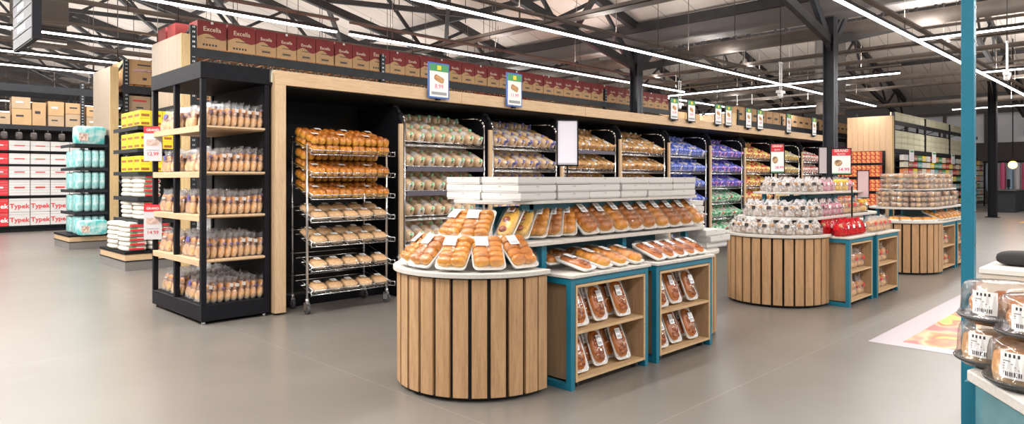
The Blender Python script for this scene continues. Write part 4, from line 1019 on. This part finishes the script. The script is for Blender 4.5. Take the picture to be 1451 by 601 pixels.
# ---- packaged pastries in foam trays
def rr(w, l, r, z, n=4, y0=0):
    """rounded rectangle ring, x centred, y from y0 to y0+l"""
    pts = []
    for cx, cy, a0 in ((w / 2 - r, y0 + l - r, 0), (-w / 2 + r, y0 + l - r, 90), (-w / 2 + r, y0 + r, 180), (w / 2 - r, y0 + r, 270)):
        for i in range(n + 1):
            a = RAD(a0 + 90 * i / n); pts.append((cx + r * cos(a), cy + r * sin(a), z))
    return pts
def foamtray(w, l):
    m = MB(); m.loft([rr(w * .86, l * .9, .02, 0, y0=l * .05), rr(w, l, .03, .024), rr(w - .008, l - .008, .027, .025, y0=.004), rr(w * .86, l * .9, .02, .006, y0=l * .05)], 0, True)
    return m.mesh('foam_tray', [FOAM])
def wrap(w, l, h, seed):
    random.seed(seed); m = MB()
    rings = [rr(w * 1.01, l * 1.01, .03, .018), rr(w * .99, l * .98, .035, .035, y0=l * .01), rr(w * .90, l * .93, .04, h * .9, y0=l * .035), rr(w * .6, l * .7, .05, h * 1.08, y0=l * .15), rr(w * .2, l * .3, .03, h * 1.12, y0=l * .35)]
    rings = [[(x + random.uniform(-.002, .002), y + random.uniform(-.002, .002), z + (random.uniform(-.003, .003) if q else 0)) for x, y, z in r] for q, r in enumerate(rings)]
    m.loft(rings, 0, True); return m.mesh('film_wrap', [F_CLEAR])
def sticker(w, l, x, y, z, tilt=0):
    m = MB().at((x, y, z), (tilt, 0, 0)); m.bx(-w / 2, w / 2, -l / 2, l / 2, 0, .0012, 0)
    for k in range(9): m.bx(-w * .38 + k * w * .08, -w * .38 + k * w * .08 + w * (.05 if k % 3 else .025), -l * .38, -l * .12, .0012, .0018, 1)
    for k in range(3): m.bx(-w * .38, w * (.38 - .12 * k), l * (.05 + .13 * k), l * (.09 + .13 * k), .0012, .0018, 1)
    return m.mesh('price_label', [WHITE, GREYP])
def tray_kind(nm, w, l, fill, h, seed, lab=(.0, .7, .07, .05)):
    x, fy, lw, ll = lab
    return (nm, 'pastry tray', None, [('foam_tray', foamtray(w, l), None, []), ('pastry', fill, None, []), ('film_wrap', wrap(w, l, h, seed), None, []), ('price_label', sticker(lw, ll, x, l * (fy - .09), h * 1.10), None, [])])
def fingers(w, l, nx, ny, cm):
    random.seed(nx * 10 + ny); m = MB()
    for i in range(nx):
        for j in range(ny):
            m.blob(((i - (nx - 1) / 2) * w * .86 / nx, l * .12 + l * .76 * (j + .5) / ny, .034), (w * .48 / nx, l * .47 / ny, .030 * random.uniform(.85, 1.15)), 0, 14, 8, .85, .75)
    return m.mesh('pastry', [cm])
def braid(w, l, cm, k=5):
    random.seed(int(l * 999)); m = MB()
    for j in range(k):
        y = l * .1 + l * .8 * (j + .5) / k; f = 1 - .25 * abs(j - (k - 1) / 2) / k
        for s in (-1, 1):
            m.at((s * w * .13, y, .036), (0, 0, s * .55)); m.blob((0, 0, 0), (w * .30 * f, l * .6 / k, .034 * f), 0, 12, 8, .9)
    m.at(); return m.mesh('pastry', [cm])
def danish(w, l):
    random.seed(int(l * 777)); m = MB(); m.blob((0, l * .5, .024), (w * .40, l * .44, .026), 0, 20, 10, .8, jit=.04)
    for j in range(6):
        y = l * .16 + j * l * .12
        m.tube([(-w * .26 * (1 - abs(j - 2.5) * .1), y, .050), (-w * .08, y + .012, .054), (w * .08, y - .004, .054), (w * .26 * (1 - abs(j - 2.5) * .1), y + .01, .049)], .0035, 5, 1 if j == 2 else 2)
    for j in range(7):
        m.at((random.uniform(-.22, .22) * w, l * (.18 + .1 * j), .045), (0, 0, random.uniform(-1, 1))); m.blob((0, 0, 0), (w * .16, l * .05, .012), 0, 8, 6, .9)
    m.at(); return m.mesh('pastry', [CR_DAN, ICING, JAM])
def custard(w, l):
    m = MB(); m.blob((0, l * .5, .03), (w * .40, l * .45, .028), 0, 18, 10, .65)
    for j in range(3): m.blob((random.uniform(-.01, .01), l * (.2 + .3 * j), .058), (.026, .025, .017), 1, 10, 6)
    return m.mesh('pastry', [CR_YEL, JAM])
TK_F = tray_kind('bun_tray', .19, .26, fingers(.19, .26, 2, 5, CR_GOLD), .062, 1, (-.035, .78, .075, .07))
TK_F2 = tray_kind('bun_tray', .19, .26, fingers(.19, .26, 2, 4, CR_GOLDB), .062, 2, (-.03, .78, .07, .07))
TK_C = tray_kind('custard_tray', .13, .30, custard(.13, .30), .062, 3, (.0, .86, .05, .04))
TK_B = tray_kind('braided_loaf_tray', .15, .31, braid(.15, .31, CR_BRAID), .072, 4, (0, .72, .055, .085))
TK_B2 = tray_kind('braided_loaf_tray', .15, .31, braid(.15, .31, CR_GOLD, 4), .072, 5, (0, .75, .055, .085))
TK_D = tray_kind('danish_tray', .16, .29, danish(.16, .29), .055, 6, (-.025, .74, .055, .08))
TK_D2 = tray_kind('danish_tray', .15, .27, danish(.15, .27), .055, 7, (.01, .72, .055, .08))

# ============ island 1
yc1 = 3.56
drum('large round wood-slatted counter in front, left end of nearest island', 3.23, yc1, .575, -1)
drum('round wood-slatted counter at the far right end of nearest island', 5.42, yc1, .575, 1, .765)
cart('teal framed cart beside the front slatted drum, with glazed pastries', 3.43, 4.33, 2.88, .66)
cart('teal framed cart second from the front slatted drum, nearest island', 4.41, 5.26, 2.86, .66)
tiers('two-tier grey shelf stand on the nearest island carrying pizza boxes', 3.37, 5.45, yc1)
# front drum trays
for k, (a, r0) in enumerate(((157, .54), (181, .54), (208, .54), (235, .53), (264, .52))):
    a_ = RAD(a); p = (3.23 + r0 * cos(a_), yc1 + r0 * sin(a_), .812)
    spawn([TK_F, TK_F2, TK_F, TK_F, TK_F2][k], f'tray of golden finger buns, {ORD[k]} from the left on the front drum counter', p, (RAD(41), 0, a_ + pi / 2), 'bun trays on the front drum', 1.12)
# middle shelf left part
for k, (a, r0) in enumerate(((180, .43), (209, .43))):
    a_ = RAD(a); spawn(TK_F, f'leaning tray of golden buns, {["leftmost","second"][k]} on the middle shelf, nearest island', (3.37 + r0 * cos(a_), yc1 + r0 * sin(a_), .977), (RAD(42), 0, a_ + pi / 2), 'trays on the middle shelf', 1.1)
for k in range(5):
    kd = [TK_C, TK_C, TK_B2, TK_B, TK_B2][k]
    spawn(kd, f'edge-on leaning pastry tray, {ORD[k]} after the bun trays, middle shelf, nearest island', (3.16 + k * .15, 3.25 - k * .012, .977), (RAD(38), 0, RAD(-68 + k * 5)), 'trays on the middle shelf', 1.08)
for k in range(9):
    spawn([TK_B, TK_B, TK_B2][k % 3], f'brown braided loaf in clear wrap, {ORD[k]} from left on middle shelf, nearest island', (3.96 + k * .194, 3.13, .977), (RAD(40), 0, RAD(-4)), 'braided loaves on the middle shelf', (1.15, 1.05, 1.25))
for k in range(6):
    spawn([TK_B2, TK_B][k % 2], f'braided loaf lying flat behind, {ORD[k]} from left under the pizza box shelf', (3.95 + k * .28, 3.36, 1.06), (RAD(8), 0, 0), 'braided loaves on the middle shelf')
# cart worktops
for k in range(4):
    spawn([TK_D, TK_B2][0 if k == 0 else 1], f'iced loaf tray, {ORD[k]} from left on top of the first teal cart', (3.66 + k * .195, 2.89, .767), (RAD(14), 0, RAD(8)), 'trays on the first cart top', (1, .95, 1))
for k in range(4):
    spawn(TK_B, f'iced loaf tray, {ORD[k]} from left, back row on first teal cart', (3.56 + k * .2, 3.12, .80), (RAD(10), 0, RAD(4)), 'trays on the first cart top', (.95, .75, .8))
for k in range(5):
    spawn(TK_D2, f'iced danish tray, {ORD[k]} from left on top of the second teal cart', (4.53 + k * .158, 2.88, .767), (RAD(22), 0, RAD(6)), 'trays on the second cart top')
# cart interiors
def fill_cart(x0, W, y0, nm, ks):
    for lv, z in (('upper', .386), ('lower', .069)):
        for k in range(3):
            spawn(ks[k % 2], f'glazed danish tray standing, {ORD[k]} from left, {lv} shelf inside the {nm} cart', (x0 + .165 + k * (.245 if W > .87 else .225), y0 + .06 + (.02 * (k % 2)), z + .008), (RAD(66), 0, RAD(-4)), f'danish trays inside the {nm} cart', .98)
            spawn(ks[(k + 1) % 2], f'glazed danish tray, {ORD[k]} from left, back row, {lv} shelf inside the {nm} cart', (x0 + .145 + k * .235, y0 + .16, z + .008), (RAD(68), 0, RAD(-3)), f'danish trays inside the {nm} cart', .98)
fill_cart(3.43, .9, 2.88, 'first teal', [TK_D, TK_D2]); fill_cart(4.41, .85, 2.86, 'second teal', [TK_D2, TK_D])
# pizza boxes
PBX = .372
def pizza_mesh():
    m = MB(); s = PBX / 2
    m.bx(-s + .003, s - .003, -s + .003, s - .003, 0, .050, 0); m.bx(-s - .001, s + .001, -s - .001, s + .001, .012, .053, 0); m.bx(-s + .006, s - .006, -s - .0, -s + .004, .001, .011, 1)
    m.bx(-.012, .012, -s - .0035, -s - .002, .038, .046, 1); m.bx(-s - .0035, -s - .002, -.012, .012, .038, .046, 1)
    return m.mesh('pizza_box', [WHITEB, WHITEE])
PB = pizza_mesh()
def pstack(x, y, z, n, where, spread=.006):
    for k in range(n):
        tag(obj('pizza_box', PB, None, (x + random.uniform(-spread, spread), y + random.uniform(-spread, spread), z + k * .0555), (RAD(random.uniform(-.3, .3)), 0, RAD(random.uniform(-2.2, 2.2)))),
            f'white pizza box, {["lowest","second","third","fourth"][k] if k < n-1 or n==1 else "topmost"} of the {where}', 'pizza box', 'white pizza boxes')
for k in range(6):
    pstack(3.44 + k * .384, 3.37, 1.252, 3, f'{ORD[k]} front stack from left, island top shelf', .004)
    pstack(3.44 + k * .384, 3.755, 1.252, 3, f'{ORD[k]} rear stack from left, island top shelf', .004)
pstack(5.73, 3.50, .977, 4, 'stack at right end, middle shelf of nearest island', .02)
pstack(5.80, 3.28, .767, 3, 'stack on the far drum of nearest island', .02)
pstack(5.70, 3.85, .767, 3, 'rear stack on the far drum of nearest island', .02)
# freestanding blank sign
def pole_sign(label, x, y, z0, zb, w, h, rot, price=None, head=None, back=LILAC, big=False, offx=0):
    t = thing('pole_sign', label, 'sign', (x, y, z0), (0, 0, rot), 'price signs on poles')
    obj('pole', MB().cyl((0, 0, 0), (0, 0, zb - z0), .007, 8).bx(-.05, .05, -.04, .04, 0, .006).mesh('pole', [BLACK]), t)
    f = MB(); a = zb - z0
    f.bx(offx - w / 2, offx + w / 2, -.008, .008, a, a + .012); f.bx(offx - w / 2, offx + w / 2, -.008, .008, a + h - .012, a + h); f.bx(offx - w / 2, offx - w / 2 + .010, -.008, .008, a, a + h); f.bx(offx + w / 2 - .010, offx + w / 2, -.008, .008, a, a + h)
    obj('frame', f.mesh('frame', [BLACK]), t)
    obj('paper', MB().bx(offx - w / 2 + .01, offx + w / 2 - .01, -.003, .003, a + .01, a + h - .01).mesh('paper', [back]), t)
    if head:
        obj('header_strip', MB().bx(offx - w / 2 + .012, offx + w / 2 - .012, -.005, -.003, a + h * .72, a + h - .014).mesh('header_strip', [REDP]), t)
        obj('lettering', text_mesh(head, w * .2, WHITE, bold=.0006), t, (offx, -.006, a + h * .90))
        obj('lettering', text_mesh('BLACK', w * .13, WHITE), t, (offx, -.006, a + h * .78))
        obj('picture', MB().blob((offx - w * .15, -.004, a + h * .45), (w * .2, .002, h * .12), 0, 12, 6).mesh('picture', [mat('sign_pic', (.6, .4, .2), .6, col2=(.15, .08, .05), vs=40)]), t)
    if price: obj('lettering', text_mesh(price, w * .26, PINKP, bold=.0006), t, (offx + w * .12, -.006, a + h * .2))
    obj('strip', MB().bx(offx - w * .45, offx + w * .45, -.005, -.003, a + .014, a + h * .07).mesh('strip', [GREENP if price else STEEL]), t)
pole_sign('blank pale framed sign on a pole above the pizza boxes', 4.20, 3.565, 1.252, 1.505, .18, .38, RAD(-38))

# ============ island 2
yc2 = 3.38
drum('round wood-slatted counter of the second island, holding bagged muffins', 7.73, yc2, .55, -1, .79)
cart('teal framed cart of the second island next to its slatted drum', 7.82, 8.60, 2.62, .72)
cart('teal framed cart of the second island, farther from its slatted drum', 8.67, 9.50, 2.60, .72)
drum('round slatted counter at the far end of the second island', 9.65, yc2, .55, 1, .79)
tiers('two-tier grey shelf stand on the second island under muffin bags', 7.82, 9.6, yc2, .48, .36)
def lumpbag(nm, cms, fm, w=.105, dp=.07, h=.17, cat='bag of muffins', lab=PRINT, n=5, br=.033):
    random.seed(hash(nm) % 1000 if False else len(nm) * 7 + n); b = MB()
    for i in range(n):
        for j in range(2):
            b.blob(((i - (n - 1) / 2) * w * 1.5 / n, random.uniform(-.5, .5) * dp * .5 - dp * .15, br + j * br * 1.8), (br, br, br * .9), (i + j) % len(cms), 10, 7)
    r = []; m = 16
    for z, kx, ky in ((0, .9, .8), (.02, 1.02, 1), (h * .45, 1.05, 1), (h * .65, .9, .75), (h * .82, .6, .3), (h, .75, .22)):
        r.append([(w * kx * cos(2 * pi * i / m) * random.uniform(.9, 1.08), dp * ky * sin(2 * pi * i / m) * random.uniform(.85, 1.1), z + (random.uniform(-.02, .02) if z > h * .5 else 0)) for i in range(m)])
    f = MB().loft(r, 0, False)
    lb = MB().bx(-.022, .022, -dp - .006, -dp - .003, h * .42, h * .62)
    return (nm, cat, None, [('filling', b.mesh('filling', cms), None, []), ('bag', f.mesh('bag', [fm]), None, []), ('label', lb.mesh('label', [lab]), None, [])])
MB1 = lumpbag('muffin_bag', [MUFF, MUFFW], F_SILV); MB2 = lumpbag('muffin_bag', [MUFFW, MUFF, MUFFW], F_SILV, n=4)
MBP = lumpbag('pink_sweet_bag', [PINKB], F_PINKW, cat='bag of sweets', lab=WHITE); MBY = lumpbag('yellow_bun_bag', [YELB], F_BAG, cat='bag of buns', n=3, br=.04, lab=WHITE)
MBR = lumpbag('red_topped_bag', [CR_TAN], film('red_bag_film', (1, .3, .3), .25, .9, (.62, .02, .03)), cat='bag of buns', lab=WHITE)
MBH = lumpbag('hot_dog_roll_bag', [CR_TAN], F_BAG, cat='bag of rolls', lab=REDP, w=.11)
def ring(kindf, cx, cy, R, a0, a1, n, z, where, grp, sc=1.0, h=0):
    for k in range(n):
        a = RAD(a0 + (a1 - a0) * k / max(1, n - 1)); kd, dn = kindf(k)
        spawn(kd, f'{dn}, {ORD[k]} from left, {where}', (cx + R * cos(a), cy + R * sin(a), z), (RAD(-6), 0, a + pi / 2 + RAD(random.uniform(-8, 8))), grp, sc * random.uniform(.95, 1.05))
kf = lambda k: ([MB1, MB2][k % 2], 'clear bag of small muffins')
ring(kf, 7.73, yc2, .47, 118, 262, 7, .792, 'outer edge of the second island drum', 'muffin bags on the drum')
ring(kf, 7.73, yc2, .30, 120, 255, 5, .792, 'inner ring of the second island drum', 'muffin bags on the drum', 1.08)
ring(kf, 7.85, yc2, .39, 140, 255, 6, .977, 'curved left part of second island middle shelf', 'muffin bags on the middle shelf', 1.05)
for k in range(8):
    kd, dn = [(MB1, 'clear muffin bag'), (MBP, 'pink sweet bag'), (MBP, 'pink sweet bag'), (MBP, 'pink sweet bag'), (MBH, 'bag of rolls'), (MBH, 'bag of rolls'), (MBH, 'bag of rolls'), (MBY, 'yellow bun bag')][k]
    spawn(kd, f'{dn}, {ORD[k]} along the straight front of second island middle shelf', (7.95 + k * .21, 3.02, .977), (RAD(-5), 0, RAD(random.uniform(-12, 12))), 'bags on the middle shelf straight', 1.12)
ring(kf, 7.98, yc2, .27, 150, 262, 5, 1.252, 'curved left part of second island top shelf', 'bags on the top shelf', .95)
for k in range(7):
    kd, dn = [(MB2, 'clear muffin bag'), (MB1, 'clear muffin bag'), (MBP, 'pink sweet bag'), (MBP, 'pink sweet bag'), (MBY, 'yellow bun bag'), (MBY, 'yellow bun bag'), (MBP, 'pink sweet bag')][k]
    spawn(kd, f'{dn}, {ORD[k]} along the straight front of second island top shelf', (8.12 + k * .21, 3.16, 1.252), (RAD(-5), 0, RAD(random.uniform(-12, 12))), 'bags on the top shelf', .98)
for k in range(4):
    spawn(MBR, f'red-topped bag of buns, {ORD[k]} from left on near cart of second island', (7.93 + k * .18, 2.74, .767), (RAD(-5), 0, RAD(random.uniform(-10, 10))), 'red bags on the near cart', 1.1)
    spawn(MBR, f'red-topped bag of buns, {ORD[k]} from left, back row, second island near cart', (7.93 + k * .18, 2.93, .767), (0, 0, 0), 'red bags on the near cart', 1.2)
for k in range(4):
    spawn(MBH, f'bag of hot dog rolls, {ORD[k]} from left on far cart of second island', (8.80 + k * .18, 2.72, .767), (RAD(-5), 0, RAD(random.uniform(-8, 8))), 'roll bags on the far cart', 1.1)
for nm_, x0, W_ in (('near', 7.82, .78), ('far', 8.67, .83)):
    for lv, z in (('upper', .386), ('lower', .069)):
        for k in range(3):
            spawn(MBH, f'bread bag with red label, {ORD[k]} from left, {lv} shelf, second island {nm_} cart', (x0 + .17 + k * .22, 2.74, z), (0, 0, RAD(random.uniform(-10, 10))), 'bread bags inside second island carts', (1, 1, 1.25))
def usign(label, u, v0, v1, w, y, z0, price, head, back=WHITE, rot=0):
    rr_ = (u - 725.5) / 960; X = y * (1 + rr_) / (1 - rr_); d = (X + y) * .70711
    zt = 1.4 + (254 - v0) / 960 * d; zb_ = 1.4 + (254 - v1) / 960 * d
    pole_sign(label, X, y, z0, zb_, w, zt - zb_, rot, price, head, back)
usign('red-headed price sign with dark pastries, left on second island', 1101.5, 203, 246, .17, 3.60, 1.252, '28.99', 'GRAND', rot=RAD(-60))
usign('narrow grey sign seen edge-on, middle of second island', 1166, 208, 247, .12, 3.62, 1.252, None, None, mat('grey_card', (.45, .40, .42), .6), rot=RAD(-55))
usign('wide red-headed GRAND price sign at 14.99 on second island', 1192, 210, 248, .27, 3.60, 1.252, '14.99', 'GRAND', rot=RAD(-62))
usign('pink-grey framed sign on pole above the rolls, right of second island', 1223, 241, 281, .15, 3.02, .977 + .0, None, None, mat('pink_grey_card', (.62, .45, .48), .6), rot=RAD(-60))
t = thing('signless_pole', 'thin black pole standing in front of the second island shelves', 'pole', (8.62, 2.86, .767))
obj('pole', MB().cyl((0, 0, 0), (0, 0, .55), .010, 8).bx(-.04, .04, -.03, .03, 0, .006).mesh('pole', [BLACK]), t)

# ============ island 3
yc3 = 3.15
drum('distant round slatted counter, left end of the third island', 11.6, yc3, .55, -1, .78)
cart('teal framed cart of the third island beside teal post', 11.72, 12.55, 2.62, .7)
cart('far teal framed cart of the third island, behind teal post', 12.65, 13.4, 2.62, .7)
tiers('two-tier shelf stand on the third island under clear muffin boxes', 11.75, 13.3, yc3, .47, .38)
def clambox():
    b = MB()
    for i in range(3):
        for j in range(2): b.blob(((i - 1) * .077, (j - .5) * .078, .036), (.038, .038, .036), (i + j) % 2, 10, 7)
    f = MB().loft([rr(.24, .17, .02, 0, y0=-.085), rr(.25, .18, .025, .03, y0=-.09), rr(.24, .17, .025, .075, y0=-.085)], 0, True)
    return ('muffin_box', 'muffin box', None, [('muffins', b.mesh('muffins', [MUFF, CR_TAN]), None, []), ('clear_box', f.mesh('clear_box', [F_BAG]), None, []), ('label', MB().bx(-.04, .04, -.03, .02, .076, .078).mesh('label', [WHITE]), None, [])])
CB = clambox()
for lvn, z, R, nn in (('top', 1.252, .28, 3), ('middle', .977, .36, 3)):
    for a in range(4):
        an = RAD(150 + a * 35)
        for k in range(nn): spawn(CB, f'clear muffin box, {ORD[k]} up, {ORD[a]} curved stack, third island {lvn} shelf', (11.85 + R * cos(an), yc3 + R * sin(an), z + k * .08), (0, 0, an + pi / 2), 'muffin boxes on the third island')
    for a in range(5):
        for k in range(nn - (a % 2)): spawn(CB, f'clear muffin box, {ORD[k]} up, {ORD[a]} straight stack, third island {lvn} shelf', (12.05 + a * .27, yc3 - R + .02, z + k * .08), (0, 0, 0), 'muffin boxes on the third island')
ring(lambda k: (TK_B2, 'leaning pastry tray'), 11.6, yc3, .52, 185, 262, 5, .782, 'third island drum counter', 'pastry trays on the third island')
for k in range(7): spawn(TK_B2, f'pastry tray, {ORD[k]} from left on the third island carts', (11.85 + k * .21, 2.64, .767), (RAD(25), 0, 0), 'pastry trays on the third island')
for k in range(6):
    for lv, z in (('upper', .386), ('lower', .069)): spawn(MBH, f'bread bag, {ORD[k]} from left, {lv} shelf inside third island carts', (11.87 + k * .24 + (.06 if k > 2 else 0), 2.74, z), (0, 0, 0), 'bread bags inside third island carts', (1, 1, 1.25))

# ================================================================== right foreground
tb = thing('white_topped_counter', 'white-topped counter with teal side holding cake tubs, right corner', 'counter', (2.565, .505, 0))
P0 = [(0, 0), (-1.08, -.73), (-.2, -1.35), (1.0, -.25)]
def shrink(P, d):
    cx = sum(p[0] for p in P) / 4; cy = sum(p[1] for p in P) / 4
    return [(p[0] + (cx - p[0]) * d, p[1] + (cy - p[1]) * d) for p in P]
obj('top', MB().prism(P0, .755, .79).mesh('top', [mat('speckled_white_top', (.66, .63, .59), .4, var=.12, vs=90)], .004), tb)
obj('side_panel', MB().prism(shrink(P0, .03), .02, .7549).mesh('side_panel', [mat('teal_glass_panel', (.13, .29, .33), .15, coat=.6, var=.3, vs=5)]), tb)
for p_ in shrink(P0, .02): obj('corner_leg', MB().bx(-.015, .015, -.015, .015, 0, .7549).mesh('corner_leg', [TEAL]), tb, (p_[0], p_[1], 0))
def cake_tub(seed, fill):
    random.seed(seed); b = MB()
    if fill == 'buns':
        for i in range(6): a = i * 60; b.blob((.062 * cos(RAD(a)), .062 * sin(RAD(a)), .055), (.040, .040, .034), 0, 14, 8)
        b.blob((0, 0, .065), (.04, .04, .036), 0, 14, 8)
    else:
        b.lathe([(0, .012), (.10, .012), (.105, .04), (.10, .085), (.06, .10), (0, .10)], 28)
    lid = MB().lathe([(.125, .02), (.124, .03), (.118, .035), (.114, .095), (.108, .118), (.095, .126), (.05, .128), (0, .128)], 72, rib=.022)
    base = MB().lathe([(0, .0), (.10, .0), (.112, .008), (.128, .016), (.131, .022), (.126, .024), (.11, .012), (0, .010)], 48)
    n = 8; st = MB(); Rr = .1175; V = []
    for i in range(n + 1):
        a = RAD(-90 - 19 + 38 * i / n)
        V += [(Rr * cos(a), Rr * sin(a), .036), (Rr * .985 * cos(a), Rr * .985 * sin(a), .106)]
    st.add(V, [(2 * i, 2 * i + 2, 2 * i + 3, 2 * i + 1) for i in range(n)], 0, True)
    def patch(a0, a1, z0, z1, m):
        v = []
        for a, z in ((a0, z0), (a1, z0), (a1, z1), (a0, z1)): v.append((Rr * 1.004 * (1 - .015 * (z - .036) / .07) * cos(RAD(-90 + a)), Rr * 1.004 * (1 - .015 * (z - .036) / .07) * sin(RAD(-90 + a)), z))
        st.add(v, [(0, 1, 2, 3)], m)
    for k in range(9): patch(-14 + k * 3, -12.6 + k * 3 + (k % 2) * .6, .042, .054, 1)
    for k in range(4): patch(-14, 8 - k * 4, .060 + k * .007, .062 + k * .007, 1)
    for k in range(4): patch(-12 + k * 6, -9 + k * 6, .092, .101, 1)
    return ('cake_tub', 'cake tub', None, [('cake', b.mesh('cake', [CR_GOLD if fill == 'buns' else CR_TAN]), None, []), ('lid', lid.mesh('lid', [F_DOME]), None, []), ('base', base.mesh('base', [mat('dark_tub_base', (.05, .05, .05), .2)]), None, []), ('price_label', st.mesh('price_label', [WHITE, PRINT]), None, [])])
CT1 = cake_tub(1, 'buns'); CT2 = cake_tub(2, 'cake')
spawn(CT2, 'lower cake tub of the rear stack beside teal post', (2.69, .445, .791), (0, 0, RAD(-106)), 'cake tubs', (.93, .93, 1.08))
spawn(CT1, 'upper cake tub of golden buns on the rear stack beside teal post', (2.70, .432, .791 + .139), (0, 0, RAD(-106)), 'cake tubs', (.97, .97, 1.05))
spawn(CT2, 'lower cake tub of the front stack at the picture edge', (2.475, .325, .791), (0, 0, RAD(-106)), 'cake tubs', (.93, .93, 1.08))
spawn(CT1, 'upper cake tub of the front stack at the picture edge', (2.50, .305, .791 + .139), (0, 0, RAD(-106)), 'cake tubs', (.90, .90, 1.0))
pl = thing('cream_block', 'cream rectangular display block behind the cake tubs', 'display block', (4.95, .90, 0))
obj('body', MB().bx(0, .45, -.8, 0, 0, .825).mesh('body', [mat('cream_board', (.72, .62, .52), .6)], .004), pl)
obj('top', MB().bx(-.01, .46, -.81, .01, .825, .86).mesh('top', [mat('cream_top', (.80, .76, .70), .5)], .004), pl)
tag(obj('black_cushion', MB().blob((5.25, .70, .905), (.13, .17, .044), 0, 20, 10, .6).mesh('black_cushion', [mat('black_fabric', (.02, .02, .022), .8)])), 'black padded cushion lying on the cream block', 'cushion')

# ------------------------------------------------------------------ floor graphics
def sticker_mat(nm, cs, sc):
    m, nt, out = newmat(nm); p = nt.nodes.new('ShaderNodeBsdfPrincipled'); L(nt, p.outputs[0], out.inputs[0]); p.inputs['Roughness'].default_value = .25
    L(nt, ramp(nt, noise(nt, sc, 2, stretch=(1, 1.6, 1)), cs), p.inputs['Base Color']); return m
t = thing('floor_graphic', 'colourful food picture stuck on the floor right of the islands', 'floor sticker', (6.30, 1.96, .001))
obj('border', MB().bx(0, 5.2, -3.0, 0, 0, .002).mesh('border', [mat('sticker_white', (.46, .42, .46), .3)]), t)
obj('picture', MB().bx(.18, 5.0, -2.85, -.22, .002, .003).mesh('picture', [sticker_mat('food_photo', [(.30, (.28, .50, .05)), (.44, (.40, .58, .08)), (.47, (.52, .09, .04)), (.52, (.62, .26, .08)), (.55, (.66, .52, .30)), (.62, (.52, .13, .12))], 1.3)]), t)
t = thing('floor_graphic', 'orange and yellow floor picture far away near the entrance', 'floor sticker', (27, 3.9, .001))
obj('picture', MB().bx(0, 5, -3.4, 0, 0, .003).mesh('picture', [sticker_mat('warm_photo', [(.35, (.8, .7, .6)), (.5, (.85, .4, .1)), (.6, (.8, .65, .2))], 1.2)]), t)
